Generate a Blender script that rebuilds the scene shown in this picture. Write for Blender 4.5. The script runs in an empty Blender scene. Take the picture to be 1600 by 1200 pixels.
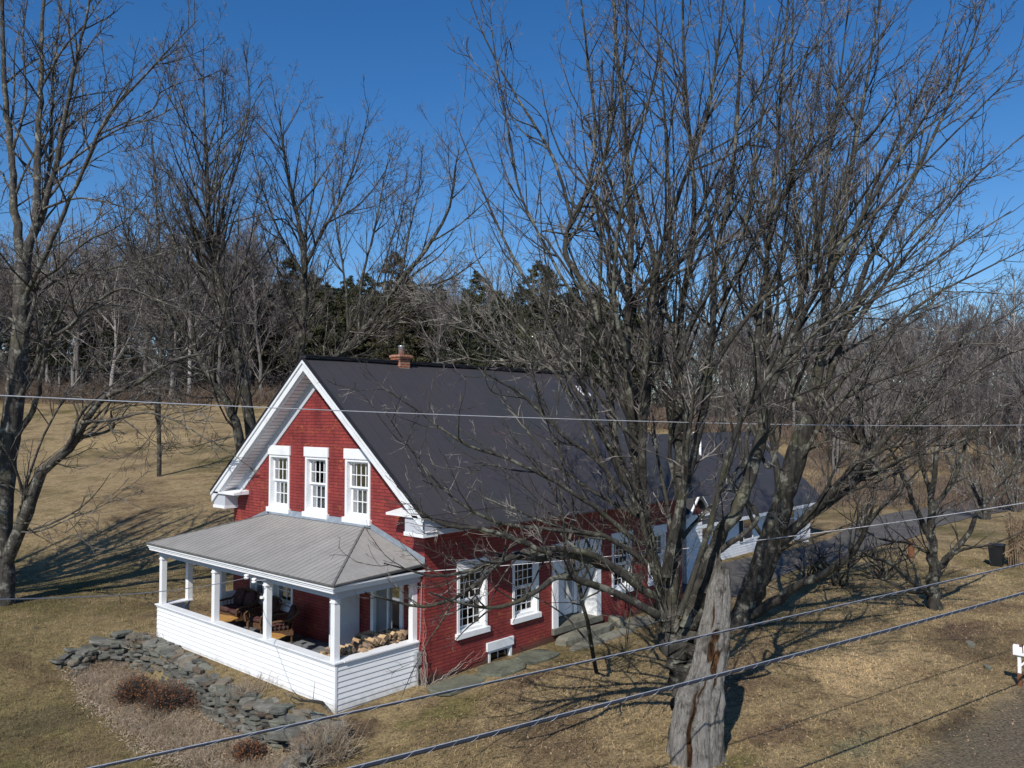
import bpy, math, random
import numpy as np
from math import radians as RAD, sin, cos, pi
SC = bpy.context.scene
COL = SC.collection

# ------------------------------------------------------------------ camera
F = 1284.45 / 1600.0
CAM = np.array([-13.327, -14.779, 6.357])
YAW, PITCH = 0.7320, 0.0388
FW = np.array([cos(PITCH)*cos(YAW), cos(PITCH)*sin(YAW), sin(PITCH)])
RT = np.array([sin(YAW), -cos(YAW), 0.0])
UP = np.cross(RT, FW)
cd = bpy.data.cameras.new('camera'); co = bpy.data.objects.new('camera', cd); COL.objects.link(co)
cd.sensor_width = 36; cd.lens = 36*F; cd.clip_start = .1; cd.clip_end = 3000
co.location = CAM; co.rotation_euler = (pi/2+PITCH, 0, YAW-pi/2)
SC.camera = co

# ------------------------------------------------------------------ light
SUN_AZ, SUN_EL = RAD(22.5), RAD(42)          # azimuth the light travels towards, elevation of the sun
TOW = np.array([-cos(SUN_AZ)*cos(SUN_EL), -sin(SUN_AZ)*cos(SUN_EL), sin(SUN_EL)])
w = bpy.data.worlds.new("World"); SC.world = w; w.use_nodes = True
nt = w.node_tree; sky = nt.nodes.new('ShaderNodeTexSky'); sky.sky_type = 'NISHITA'
sky.sun_disc = False; sky.sun_elevation = SUN_EL; sky.sun_rotation = math.atan2(TOW[0], TOW[1])
sky.altitude = 600; sky.air_density = 1.0; sky.dust_density = 0.3; sky.ozone_density = 3.5
bg = nt.nodes['Background']; bg.inputs[1].default_value = 0.118
hs = nt.nodes.new('ShaderNodeHueSaturation'); hs.inputs['Saturation'].default_value = 1.3; hs.inputs['Hue'].default_value = .505
nt.links.new(sky.outputs[0], hs.inputs['Color']); nt.links.new(hs.outputs[0], bg.inputs[0])
sl = bpy.data.lights.new('sun', 'SUN'); so = bpy.data.objects.new('sun', sl); COL.objects.link(so)
sl.energy = 4.7; sl.angle = RAD(.42); sl.color = (1, .955, .88)
import mathutils
so.rotation_euler = mathutils.Vector(TOW).to_track_quat('Z', 'Y').to_euler()
so.location = (0, 0, 40)
SC.view_settings.view_transform = 'Standard'; SC.view_settings.look = 'None'
SC.view_settings.exposure = 0; SC.view_settings.gamma = 1
SC.cycles.max_bounces = 6; SC.cycles.transparent_max_bounces = 8

# ------------------------------------------------------------------ helpers
def at(u, v, d):
    """point seen at photo position (u, v) at distance d"""
    return CAM + d*(FW + RT*(u-800)/(F*1600) - UP*(v-600)/(F*1600))
def smooth(x, a, b):
    t = np.clip((np.asarray(x, float)-a)/(b-a), 0, 1); return t*t*(3-2*t)
FH = np.array([cos(YAW), sin(YAW)])
def terrain(x, y):
    x = np.asarray(x, float); y = np.asarray(y, float)
    a = (x-CAM[0])*FH[0]+(y-CAM[1])*FH[1]; b = (x-CAM[0])*RT[0]+(y-CAM[1])*RT[1]
    a0 = 38+np.clip(b, 0, 30)*1.0+np.clip(b+1, -7, 0)
    h = .122*np.clip(a-a0, 0, None) * smooth(a, a0-2, a0+12)
    h108 = .122*np.clip(112-a0, 0, None)
    h = np.where(a > 112, h108 + .07*np.clip(a-112, 0, 45) - .05*np.clip(a-165, 0, None), h)
    # low side in front of the dry stone wall
    wx = -3.15 - .25*smooth(y, 6, 1)+.3*smooth(y, 7, 9)
    low = smooth(x, wx+.2, wx-.05)*smooth(y, 10.6, 9.0)
    low2 = smooth(x-.35*y, 2.2, -3.5)*smooth(y, 1.0, -1.6)
    h = h - np.maximum(.7*low*smooth(y, -3, .3), .5*low2) - .012*np.clip(-x-4, 0, 12)
    h = h + .05*np.sin(x*.31+1)*np.sin(y*.27)*smooth(a, 8, 20) + .25*np.sin(x*.09)*np.sin(y*.07+2)*smooth(a, 45, 70)
    # gentle rise right of the path
    return h
def ground_at(u, v):
    d = FW + RT*(u-800)/(F*1600) - UP*(v-600)/(F*1600)
    t = 5.0
    while t < 400:
        p = CAM+d*t
        if p[2] < terrain(p[0], p[1]): break
        t += .05
    return np.array([p[0], p[1], float(terrain(p[0], p[1]))])
def raypt(u, v, axis, val):
    d = FW + RT*(u-800)/(F*1600) - UP*(v-600)/(F*1600)
    return CAM+d*(val-CAM[axis])/d[axis]

def link(name, mesh, parent=None, loc=None):
    o = bpy.data.objects.new(name, mesh); COL.objects.link(o)
    if parent is not None: o.parent = parent
    if loc is not None: o.location = loc
    return o
def tag(o, label=None, cat=None, group=None, kind=None):
    if label: o['label'] = label
    if cat: o['category'] = cat
    if group: o['group'] = group
    if kind: o['kind'] = kind
    return o
def empty(name, loc, label=None, cat=None, group=None, rz=0):
    o = bpy.data.objects.new(name, None); COL.objects.link(o)
    o.location = loc; o.rotation_euler = (0, 0, rz); o.empty_display_size = .2
    return tag(o, label, cat, group)
def raw_mesh(name, V, Q, mat, smooth_=False, tris=False):
    V = np.asarray(V, np.float32); Q = np.asarray(Q, np.int32)
    m = bpy.data.meshes.new(name); n = Q.shape[1]
    m.vertices.add(len(V)); m.vertices.foreach_set('co', V.ravel())
    m.loops.add(Q.size); m.loops.foreach_set('vertex_index', Q.ravel())
    m.polygons.add(len(Q))
    m.polygons.foreach_set('loop_start', np.arange(0, Q.size, n, dtype=np.int32))
    m.polygons.foreach_set('loop_total', np.full(len(Q), n, np.int32))
    if smooth_: m.polygons.foreach_set('use_smooth', np.ones(len(Q), bool))
    m.materials.append(mat); m.update(calc_edges=True); return m

class MB:
    """collects shapes; build() links them as one mesh object"""
    def __init__(s, tf=None): s.v = []; s.f = []; s.tf = tf
    def add(s, vs, fs):
        n = len(s.v)
        s.v += [s.tf(p) if s.tf else tuple(p) for p in vs]
        s.f += [tuple(i+n for i in f) for f in fs]
        return s
    def box(s, x0, x1, y0, y1, z0, z1):
        vs = [(x, y, z) for z in (z0, z1) for y in (y0, y1) for x in (x0, x1)]
        return s.add(vs, [(0,2,3,1),(4,5,7,6),(0,1,5,4),(2,6,7,3),(0,4,6,2),(1,3,7,5)])
    def obox(s, c, sx, sy, sz, rz=0, tilt=0, jit=0, rng=None):
        c = np.array(c, float); out = []
        for z in (-.5, .5):
            for y in (-.5, .5):
                for x in (-.5, .5):
                    p = np.array([x*sx, y*sy, z*sz])
                    if jit: p = p*(1+rng.uniform(-jit, jit, 3))
                    p = np.array([p[0]*cos(tilt)+p[2]*sin(tilt), p[1], -p[0]*sin(tilt)+p[2]*cos(tilt)])
                    p = np.array([p[0]*cos(rz)-p[1]*sin(rz), p[0]*sin(rz)+p[1]*cos(rz), p[2]])
                    out.append(tuple(c+p))
        return s.add(out, [(0,2,3,1),(4,5,7,6),(0,1,5,4),(2,6,7,3),(0,4,6,2),(1,3,7,5)])
    def quad(s, *p): return s.add(p, [tuple(range(len(p)))])
    def bar(s, a, b, wd, ht, up=(0, 0, 1)):
        a = np.array(a, float); b = np.array(b, float); t = b-a; t /= np.linalg.norm(t)
        up = np.array(up, float); u = np.cross(t, up); u /= np.linalg.norm(u); n = np.cross(u, t)
        vs = []
        for p in (a, b):
            for i, j in ((-1,-1),(1,-1),(1,1),(-1,1)): vs.append(tuple(p+u*i*wd/2+n*j*ht/2))
        return s.add(vs, [(0,1,2,3),(4,7,6,5),(0,4,5,1),(1,5,6,2),(2,6,7,3),(3,7,4,0)])
    def tube(s, pts, rad, n=8, cap=True):
        P = np.array(pts, float); k = len(P)
        R = np.full(k, rad, float) if np.isscalar(rad) else np.array(rad, float)
        T = np.gradient(P, axis=0); T /= np.linalg.norm(T, axis=1)[:, None]
        u0 = np.cross(T[0], (0, 0, 1)); 
        if np.linalg.norm(u0) < 1e-3: u0 = np.cross(T[0], (1, 0, 0))
        vs = []
        for i in range(k):
            u0 = u0-T[i]*(u0@T[i]); u0 /= np.linalg.norm(u0); v0 = np.cross(T[i], u0)
            for j in range(n):
                a = 2*pi*j/n; vs.append(tuple(P[i]+R[i]*(cos(a)*u0+sin(a)*v0)))
        fs = [(i*n+j, i*n+(j+1)%n, (i+1)*n+(j+1)%n, (i+1)*n+j) for i in range(k-1) for j in range(n)]
        if cap: fs += [tuple(range(n-1, -1, -1)), tuple(range((k-1)*n, k*n))]
        return s.add(vs, fs)
    def lathe(s, c, prof, n=12):
        vs = []; k = len(prof)
        for r, z in prof:
            for j in range(n): a = 2*pi*j/n; vs.append((c[0]+r*cos(a), c[1]+r*sin(a), c[2]+z))
        fs = [(i*n+j, i*n+(j+1)%n, (i+1)*n+(j+1)%n, (i+1)*n+j) for i in range(k-1) for j in range(n)]
        fs += [tuple(range(n-1, -1, -1)), tuple(range((k-1)*n, k*n))]
        return s.add(vs, fs)
    def build(s, name, mat, parent=None, bevel=0, smooth_=False):
        m = bpy.data.meshes.new(name); m.from_pydata(s.v, [], s.f); m.materials.append(mat)
        if smooth_: m.polygons.foreach_set('use_smooth', [True]*len(m.polygons))
        m.update(); o = link(name, m, parent)
        if parent is not None:
            o.matrix_parent_inverse = mathutils.Matrix.Identity(4)
            root = parent
            off = mathutils.Vector((0, 0, 0))
            while root is not None: off += root.location; root = root.parent
            if off.length > 0: m.transform(mathutils.Matrix.Translation(-off))
        if bevel:
            b = o.modifiers.new('bevel', 'BEVEL'); b.width = bevel; b.segments = 2; b.limit_method = 'ANGLE'
        return o

# ------------------------------------------------------------------ materials
class NG:
    def __init__(s, name):
        s.m = bpy.data.materials.new(name); s.m.use_nodes = True; s.t = s.m.node_tree
        s.p = s.t.nodes['Principled BSDF']
        s.tc = s.t.nodes.new('ShaderNodeTexCoord').outputs['Object']
    def n(s, ty, **k):
        nd = s.t.nodes.new(ty)
        for a, b in k.items(): setattr(nd, a, b)
        return nd
    def l(s, a, b): s.t.links.new(a, b)
    def mapping(s, scale=(1,1,1), rot=(0,0,0), src=None, loc=(0,0,0)):
        m = s.n('ShaderNodeMapping'); m.inputs['Scale'].default_value = scale; m.inputs['Rotation'].default_value = rot
        m.inputs['Location'].default_value = loc
        s.l(src or s.tc, m.inputs[0]); return m.outputs[0]
    def noise(s, scale, detail=4, rough=.55, src=None, dist=0):
        n = s.n('ShaderNodeTexNoise'); n.inputs['Scale'].default_value = scale; n.inputs['Detail'].default_value = detail
        n.inputs['Roughness'].default_value = rough; n.inputs['Distortion'].default_value = dist
        s.l(src or s.tc, n.inputs[0]); return n.outputs[0]
    def ramp(s, fac, stops, interp='LINEAR'):
        r = s.n('ShaderNodeValToRGB'); r.color_ramp.interpolation = interp; e = r.color_ramp.elements
        while len(e) > 1: e.remove(e[-1])
        for i, (p, c) in enumerate(stops):
            x = e[0] if i == 0 else e.new(p)
            x.position = p; x.color = (*c, 1) if len(c) == 3 else c
        s.l(fac, r.inputs[0]); return r.outputs[0]
    def mix(s, fac, a, b, mode='MIX'):
        m = s.n('ShaderNodeMix', data_type='RGBA', blend_type=mode)
        if hasattr(fac, 'is_linked'): s.l(fac, m.inputs[0])
        else: m.inputs[0].default_value = fac
        for q, i in ((a, 6), (b, 7)):
            if hasattr(q, 'is_linked'): s.l(q, m.inputs[i])
            else: m.inputs[i].default_value = (*q, 1)
        return m.outputs[2]
    def math(s, op, a, b=0, c=None):
        m = s.n('ShaderNodeMath', operation=op)
        for i, q in enumerate((a, b)):
            if hasattr(q, 'is_linked'): s.l(q, m.inputs[i])
            else: m.inputs[i].default_value = q
        return m.outputs[0]
    def bump(s, h, strength=.5, dist=.02):
        b = s.n('ShaderNodeBump'); b.inputs['Strength'].default_value = strength; b.inputs['Distance'].default_value = dist
        s.l(h, b.inputs['Height']); s.l(b.outputs[0], s.p.inputs['Normal'])
    def out(s, col, rough=.8, spec=.3, metal=0):
        if hasattr(col, 'is_linked'): s.l(col, s.p.inputs['Base Color'])
        else: s.p.inputs['Base Color'].default_value = (*col, 1)
        if hasattr(rough, 'is_linked'): s.l(rough, s.p.inputs['Roughness'])
        else: s.p.inputs['Roughness'].default_value = rough
        s.p.inputs['Specular IOR Level'].default_value = spec; s.p.inputs['Metallic'].default_value = metal
        return s.m
def simple(name, c, rough=.7, var=.25, scale=6, spec=.3, metal=0, bump=0, bscale=40):
    g = NG(name); n = g.noise(scale, 5)
    col = g.mix(g.ramp(n, [(.3, (0,0,0)), (.7, (1,1,1))]), tuple(x*(1-var) for x in c), tuple(min(1, x*(1+var)) for x in c))
    if bump: g.bump(g.noise(bscale, 4), bump, .01)
    return g.out(col, rough, spec, metal)
M = {}
# painted red brick
g = NG('painted_brick'); sep = g.n('ShaderNodeSeparateXYZ'); g.l(g.tc, sep.inputs[0])
cmb = g.n('ShaderNodeCombineXYZ'); g.l(g.math('ADD', sep.outputs[0], sep.outputs[1]), cmb.inputs[0]); g.l(sep.outputs[2], cmb.inputs[1])
br = g.n('ShaderNodeTexBrick'); g.l(cmb.outputs[0], br.inputs[0]); br.inputs['Scale'].default_value = 1
br.inputs['Brick Width'].default_value = .43; br.inputs['Row Height'].default_value = .085
br.inputs['Mortar Size'].default_value = .013; br.inputs['Mortar Smooth'].default_value = .35
br.inputs['Color1'].default_value = (.285, .046, .040, 1); br.inputs['Color2'].default_value = (.23, .037, .033, 1)
br.inputs['Mortar'].default_value = (.12, .02, .024, 1)
pn = g.ramp(g.noise(1.3, 6, .65), [(.32, (1.15,1.15,1.12)), (.5, (.98,.98,.98)), (.7, (.62,.6,.64))])
c1 = g.mix(1.0, br.outputs[0], pn, 'MULTIPLY')
on = g.ramp(g.noise(.8, 7, .75, src=g.mapping((1,1,3))), [(.51, (0,0,0)), (.62, (1,1,1))])
sp = g.ramp(g.noise(11, 3, .6, src=g.mapping((.5,.5,2))), [(.5, (0,0,0)), (.62, (1,1,1))])
c2 = g.mix(g.math('MULTIPLY', on, g.math('MULTIPLY', sp, .75)), c1, (.42, .13, .04))
# damp stained foot of the wall
ft = g.math('ADD', g.math('MULTIPLY', g.noise(1.1, 5), .8), sep.outputs[2])
c3 = g.mix(g.ramp(ft, [(.42, (1,1,1)), (.62, (0,0,0))]), c2, (.10, .055, .04))
g.bump(g.math('ADD', br.outputs[1], g.math('MULTIPLY', g.noise(60, 3), -.3)), -.6, .012)
M['brick'] = g.out(c3, .62, .35)
g = NG('bare_brick'); sep = g.n('ShaderNodeSeparateXYZ'); g.l(g.tc, sep.inputs[0])
cmb = g.n('ShaderNodeCombineXYZ'); g.l(g.math('ADD', sep.outputs[0], sep.outputs[1]), cmb.inputs[0]); g.l(sep.outputs[2], cmb.inputs[1])
br = g.n('ShaderNodeTexBrick'); g.l(cmb.outputs[0], br.inputs[0]); br.inputs['Scale'].default_value = 1
br.inputs['Brick Width'].default_value = .2; br.inputs['Row Height'].default_value = .075; br.inputs['Mortar Size'].default_value = .012
br.inputs['Color1'].default_value = (.33, .1, .05, 1); br.inputs['Color2'].default_value = (.25, .07, .04, 1); br.inputs['Mortar'].default_value = (.35, .27, .2, 1)
g.bump(br.outputs[1], -.6, .012); M['chimney'] = g.out(br.outputs[0], .85, .2)
def paint(name, c, dirt=(.35,.33,.28), amt=.5):
    g = NG(name)
    n = g.ramp(g.noise(2.5, 7, .7), [(.5, (0,0,0)), (.85, (1,1,1))])
    n2 = g.ramp(g.noise(18, 5, .7, src=g.mapping((1,1,.35))), [(.58, (0,0,0)), (.8, (1,1,1))])
    col = g.mix(g.math('MULTIPLY', n, amt*.45), c, dirt); col = g.mix(g.math('MULTIPLY', n2, amt*.55), col, dirt)
    sp_ = g.n('ShaderNodeSeparateXYZ'); g.l(g.tc, sp_.inputs[0]); lo_ = g.math('ADD', sp_.outputs[2], g.math('MULTIPLY', g.noise(4, 6, .75), .7))
    col = g.mix(g.math('MULTIPLY', g.ramp(lo_, [(.22, (1,1,1)), (.5, (0,0,0))]), .6), col, (.3, .27, .2))
    g.bump(g.noise(30, 4), .15, .01)
    return g.out(col, .55, .35)
M['white'] = paint('white_paint', (.8, .81, .82), amt=.75); M['white_worn'] = paint('worn_white_paint', (.76, .78, .8), amt=1.0)
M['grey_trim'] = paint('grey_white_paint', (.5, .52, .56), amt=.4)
g = NG('soffit_boards'); wv = g.n('ShaderNodeTexWave', bands_direction='Z'); wv.inputs['Scale'].default_value = 3.2; wv.inputs['Distortion'].default_value = .0
g.l(g.tc, wv.inputs[0]); M['soffit'] = g.out(g.mix(g.ramp(wv.outputs[1], [(.0, (1,1,1)), (.2, (0,0,0))]), (.66, .65, .66), (.3, .25, .25)), .6)
g = NG('dark_metal_roof')
n = g.ramp(g.noise(.33, 3, .5), [(.47, (0,0,0)), (.56, (1,1,1))]); c = g.mix(g.math('MULTIPLY', n, .7), (.044, .040, .043), (.032, .036, .036))
sep = g.n('ShaderNodeSeparateXYZ'); g.l(g.tc, sep.inputs[0])
sm = g.math('PINGPONG', sep.outputs[0], .225); seam = g.ramp(sm, [(.0, (1,1,1)), (.05, (0,0,0))])
c = g.mix(g.math('MULTIPLY', seam, .16), c, (.02, .02, .025)); c = g.mix(g.math('MULTIPLY', g.noise(9, 6, .7), .35), c, (.085, .08, .09))
g.bump(g.math('ADD', g.noise(3, 3), seam), .3, .012); M['roof'] = g.out(c, g.ramp(g.noise(.7, 6, .7), [(.3, (.45,.45,.45)), (.7, (.75,.75,.75))]), .22)
g = NG('grey_porch_roof'); n = g.noise(1.2, 6, .7); c = g.ramp(n, [(.3, (.22, .212, .2)), (.7, (.31, .298, .28))])
n = g.noise(3, 6, .7, src=g.mapping((.25, 3, 1))); c = g.mix(g.ramp(n, [(.5, (0,0,0)), (.8, (.7,.7,.7))]), c, (.22, .21, .2))
n = g.noise(25, 4, .7); c = g.mix(g.math('MULTIPLY', n, .25), c, (.4, .39, .37)); g.bump(n, .1, .01); M['porch_roof'] = g.out(c, .6, .3)
M['flash'] = simple('flashing_metal', (.23, .27, .31), .4, .2, 5, .5)
M['hip'] = simple('weathered_hip_metal', (.13, .128, .125), .5, .3)
M['dark_edge'] = simple('dark_edge_metal', (.02, .02, .025), .5, .2)
# glass
def glass(name, tint, refl=.12):
    m = bpy.data.materials.new(name); m.use_nodes = True; t = m.node_tree; t.nodes.clear()
    o = t.nodes.new('ShaderNodeOutputMaterial'); tr = t.nodes.new('ShaderNodeBsdfTransparent'); gl = t.nodes.new('ShaderNodeBsdfGlossy')
    tr.inputs[0].default_value = (*tint, 1); gl.inputs['Roughness'].default_value = .04
    fr = t.nodes.new('ShaderNodeLayerWeight'); fr.inputs[0].default_value = .35
    mp = t.nodes.new('ShaderNodeMapRange'); mp.inputs['To Min'].default_value = refl; mp.inputs['To Max'].default_value = .55
    mx = t.nodes.new('ShaderNodeMixShader'); t.links.new(fr.outputs['Fresnel'], mp.inputs[0]); t.links.new(mp.outputs[0], mx.inputs[0])
    t.links.new(tr.outputs[0], mx.inputs[1]); t.links.new(gl.outputs[0], mx.inputs[2]); t.links.new(mx.outputs[0], o.inputs[0]); return m
M['glass'] = glass('window_glass', (.4, .43, .45), .03); M['glass_dark'] = glass('dark_window_glass', (.25, .28, .3), .04)
M['curtain'] = simple('pale_curtain', (.62, .64, .66), .9, .12, 14); M['unlit'] = simple('unlit_dark', (.06, .045, .04), .9)  # last one: dark tone that stands in for shade in rooms and under the porch
M['darkgreen'] = simple('dark_shutter', (.012, .02, .018), .6)
M['steel'] = simple('galvanised_steel', (.55, .57, .6), .35, .15, 8, .5, .7)
M['floor'] = simple('porch_floor_paint', (.16, .17, .18), .6, .3, 3)
# stone
def stone(name, cols, scale=2.2):
    g = NG(name); oi = g.n('ShaderNodeNewGeometry').outputs['Random Per Island']
    c = g.ramp(oi, [(i/(len(cols)), x) for i, x in enumerate(cols)], 'CONSTANT')
    n = g.ramp(g.noise(scale, 8, .7), [(.3, (.45,.45,.45)), (.72, (1.35,1.35,1.3))]); c = g.mix(1, c, n, 'MULTIPLY')
    li = g.ramp(g.noise(5, 6, .75), [(.62, (0,0,0)), (.7, (1,1,1))]); c = g.mix(g.math('MULTIPLY', li, .5), c, (.34, .35, .29))
    st = g.noise(14, 6, .7, src=g.mapping((1,1,4))); g.bump(st, .9, .04); return g.out(c, .85, .25)
M['stone'] = stone('grey_field_stone', [(.165,.16,.142), (.12,.12,.108), (.2,.172,.135), (.145,.145,.128), (.22,.212,.188), (.155,.12,.092), (.18,.184,.155)])
M['slab'] = stone('mossy_slab', [(.19,.185,.15), (.15,.155,.12), (.21,.2,.16)], 1.2)
# ground colour: shared by lawn and grass blades
def ground_colour(g, src):
    n1 = g.noise(.085, 5, .6, src=g.mapping((1, 1.3, 1), (0, 0, .6), src)); n2 = g.noise(.45, 6, .65, src=src)
    n3 = g.noise(3.2, 6, .75, src=g.mapping((1, 1.8, 1), (0, 0, YAW), src)); n4 = g.noise(16, 4, .7, src=src)
    tan, olive, brown, green = (.46, .36, .215), (.165, .148, .065), (.17, .12, .082), (.135, .138, .048)
    f = g.math('ADD', g.math('MULTIPLY', n1, .6), g.math('MULTIPLY', n2, .42))
    c = g.ramp(f, [(.38, olive), (.46, (.28, .225, .125)), (.54, tan), (.6, (.35, .265, .16)), (.68, (.2, .16, .1))])
    # where it is greener: near the house and to the left; brown leaf litter patches
    sep = g.n('ShaderNodeSeparateXYZ'); g.l(src, sep.inputs[0])
    lawn = g.ramp(g.math('ADD', g.math('MULTIPLY', sep.outputs[0], -.055), g.math('MULTIPLY', n2, .55)), [(.25, (0,0,0)), (.75, (1,1,1))])
    c = g.mix(g.math('MULTIPLY', lawn, .8), c, g.ramp(n2, [(.38, olive), (.5, green), (.6, (.25, .205, .115))]))
    br_ = g.ramp(g.noise(.22, 7, .7, src=g.mapping((1, 1, 1), (0, 0, 0), src, (7, 3, 0))), [(.52, (0,0,0)), (.64, (1,1,1))])
    c = g.mix(g.math('MULTIPLY', br_, .7), c, brown)
    wob_ = g.math('ADD', g.math('MULTIPLY', g.noise(.6, 7, .75, src=src), 1.5), g.math('MULTIPLY', g.noise(3.5, 5, .7, src=src), .5))
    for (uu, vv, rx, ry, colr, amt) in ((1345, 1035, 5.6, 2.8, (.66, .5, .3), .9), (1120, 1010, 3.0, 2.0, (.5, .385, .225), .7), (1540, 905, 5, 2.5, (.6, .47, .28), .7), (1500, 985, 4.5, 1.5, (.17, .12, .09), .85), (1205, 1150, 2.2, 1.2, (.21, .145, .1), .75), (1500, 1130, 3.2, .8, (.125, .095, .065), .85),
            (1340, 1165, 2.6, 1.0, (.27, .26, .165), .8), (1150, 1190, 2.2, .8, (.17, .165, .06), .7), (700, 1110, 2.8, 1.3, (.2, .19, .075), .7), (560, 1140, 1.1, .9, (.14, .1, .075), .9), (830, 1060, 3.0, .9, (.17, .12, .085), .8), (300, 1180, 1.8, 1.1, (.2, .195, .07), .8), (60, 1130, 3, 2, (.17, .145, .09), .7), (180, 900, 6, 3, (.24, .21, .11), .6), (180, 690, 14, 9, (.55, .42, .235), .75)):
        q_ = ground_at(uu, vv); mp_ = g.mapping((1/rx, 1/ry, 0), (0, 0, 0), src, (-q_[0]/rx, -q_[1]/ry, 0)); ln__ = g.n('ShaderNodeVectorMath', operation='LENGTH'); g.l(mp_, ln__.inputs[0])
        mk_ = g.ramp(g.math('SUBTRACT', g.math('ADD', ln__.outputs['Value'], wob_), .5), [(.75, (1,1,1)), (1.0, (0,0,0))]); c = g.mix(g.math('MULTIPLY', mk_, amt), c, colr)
    c = g.mix(1, c, g.ramp(n3, [(.3, (.42,.4,.37)), (.47, (.95,.95,.95)), (.56, (1.1,1.09,1.07)), (.74, (1.45,1.42,1.35))]), 'MULTIPLY')
    c = g.mix(1, c, (.78, .75, .69), 'MULTIPLY')
    c = g.mix(1, c, g.ramp(n4, [(.3, (.55,.53,.5)), (.55, (1.05,1.05,1.05)), (.72, (1.4,1.36,1.25))]), 'MULTIPLY')
    return c, n3, n4
g = NG('winter_lawn'); c, n3, n4 = ground_colour(g, g.tc)
sep = g.n('ShaderNodeSeparateXYZ'); g.l(g.tc, sep.inputs[0])
# dark wet gravelly shoulder along the road
vr = g.math('SUBTRACT', g.math('ADD', sep.outputs[1], g.math('MULTIPLY', sep.outputs[0], .12)), g.math('MULTIPLY', g.noise(.7, 6, .7), 1.6))
sh = g.ramp(g.math('MULTIPLY', g.math('ADD', vr, 20), .05), [(.462, (1,1,1)), (.5, (0,0,0))])
c = g.mix(g.math('MULTIPLY', sh, .8), c, g.ramp(n4, [(.35, (.075, .06, .043)), (.5, (.15, .125, .09)), (.7, (.27, .235, .18))]))
dt = g.n('ShaderNodeVectorMath', operation='DOT_PRODUCT'); g.l(g.tc, dt.inputs[0]); dt.inputs[1].default_value = (cos(YAW), sin(YAW), 0)
fo_ = g.math('ADD', g.math('MULTIPLY', g.math('ADD', dt.outputs['Value'], 0), .01), g.math('MULTIPLY', g.noise(.12, 4), .08))
c = g.mix(g.ramp(fo_, [(.865, (0,0,0)), (.90, (1,1,1))]), c, g.ramp(n4, [(.3, (.075, .055, .04)), (.7, (.15, .11, .08))]))
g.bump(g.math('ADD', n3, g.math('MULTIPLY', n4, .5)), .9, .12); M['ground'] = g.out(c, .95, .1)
g = NG('dry_grass_blades'); src = g.n('ShaderNodeNewGeometry'); c, _, _ = ground_colour(g, src.outputs['Position'])
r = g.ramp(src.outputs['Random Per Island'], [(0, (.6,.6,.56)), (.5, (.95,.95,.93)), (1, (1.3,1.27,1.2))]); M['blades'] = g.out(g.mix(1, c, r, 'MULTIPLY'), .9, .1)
g = NG('asphalt'); n = g.noise(.8, 6, .7); c = g.ramp(n, [(.35, (.06,.056,.052)), (.7, (.135,.12,.105))]); n = g.noise(40, 3); g.bump(n, .4, .01)
M['asphalt'] = g.out(g.mix(g.math('MULTIPLY', n, .3), c, (.13,.12,.11)), .85, .3)
g = NG('gravel_road'); n = g.noise(1.5, 6, .7); M['road'] = g.out(g.ramp(n, [(.35, (.2,.2,.19)), (.7, (.3,.3,.29))]), .9, .2)
# bark
def bark(name, dark, mid, lich, la=.6, ls=3.0, stretch=.25, bmp=.8):
    g = NG(name); s = g.mapping((1, 1, stretch))
    n = g.noise(9, 8, .7, src=s, dist=.5); c = g.ramp(n, [(.32, dark), (.62, mid), (.8, tuple(min(1, x*1.5) for x in mid))])
    m_ = g.ramp(g.noise(ls, 7, .75), [(.53, (0,0,0)), (.6, (1,1,1))]); c = g.mix(g.math('MULTIPLY', m_, la), c, lich)
    m2 = g.ramp(g.noise(1.2, 4), [(.5, (0,0,0)), (.7, (1,1,1))]); c = g.mix(g.math('MULTIPLY', m2, .35), c, (.12, .115, .06))
    g.bump(n, bmp, .05); return g.out(c, .9, .15)
M['bark'] = bark('maple_bark', (.016, .015, .013), (.066, .06, .052), (.31, .31, .25), .5)
M['bark_pale'] = bark('pale_maple_bark', (.03, .027, .024), (.105, .095, .085), (.36, .355, .3), .6)
M['bark_old'] = bark('weathered_bark', (.05, .045, .04), (.17, .15, .13), (.33, .33, .28), .5)
g = NG('grey_twig'); M['twig'] = g.out(g.ramp(g.noise(2.2, 4, .6), [(.36, (.03,.027,.025)), (.5, (.095,.082,.076)), (.62, (.28,.255,.23))]), .9, .15); g = NG('reddish_twig'); M['twig_red'] = g.out(g.ramp(g.noise(2.2, 4, .6), [(.36, (.05,.03,.03)), (.5, (.13,.075,.075)), (.64, (.24,.19,.17))]), .9, .15)
M['twig_pale'] = simple('pale_twig', (.3, .275, .24), .9, .4, 3); M['twig_dark'] = simple('dark_twig', (.075, .063, .057), .9, .4, 2)
def objvar(name, cols, rough=.9, isl=False):
    g = NG(name)
    rnd = g.n('ShaderNodeNewGeometry').outputs['Random Per Island'] if isl else g.n('ShaderNodeObjectInfo').outputs['Random']
    c = g.ramp(rnd, [(i/(len(cols)-1), x) for i, x in enumerate(cols)]); n = g.ramp(g.noise(2, 5, .7), [(.3, (.6,.6,.6)), (.7, (1.3,1.3,1.3))])
    return g.out(g.mix(1, c, n, 'MULTIPLY'), rough, .1)
M['wood_far'] = objvar('woodland_bark', [(.13,.12,.11), (.2,.185,.17), (.10,.09,.085), (.3,.28,.26), (.15,.135,.125)])
M['twig_far'] = objvar('woodland_twigs', [(.135,.118,.11), (.17,.142,.138), (.115,.10,.095), (.2,.178,.165), (.16,.13,.133)])
M['needle'] = objvar('pine_needles', [(.05,.058,.034), (.07,.072,.038), (.042,.05,.031), (.09,.08,.045)])
M['brush'] = objvar('dry_brush_stems', [(.33,.235,.15), (.48,.39,.28), (.22,.155,.10), (.34,.27,.2), (.56,.48,.38)], isl=True)
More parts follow.
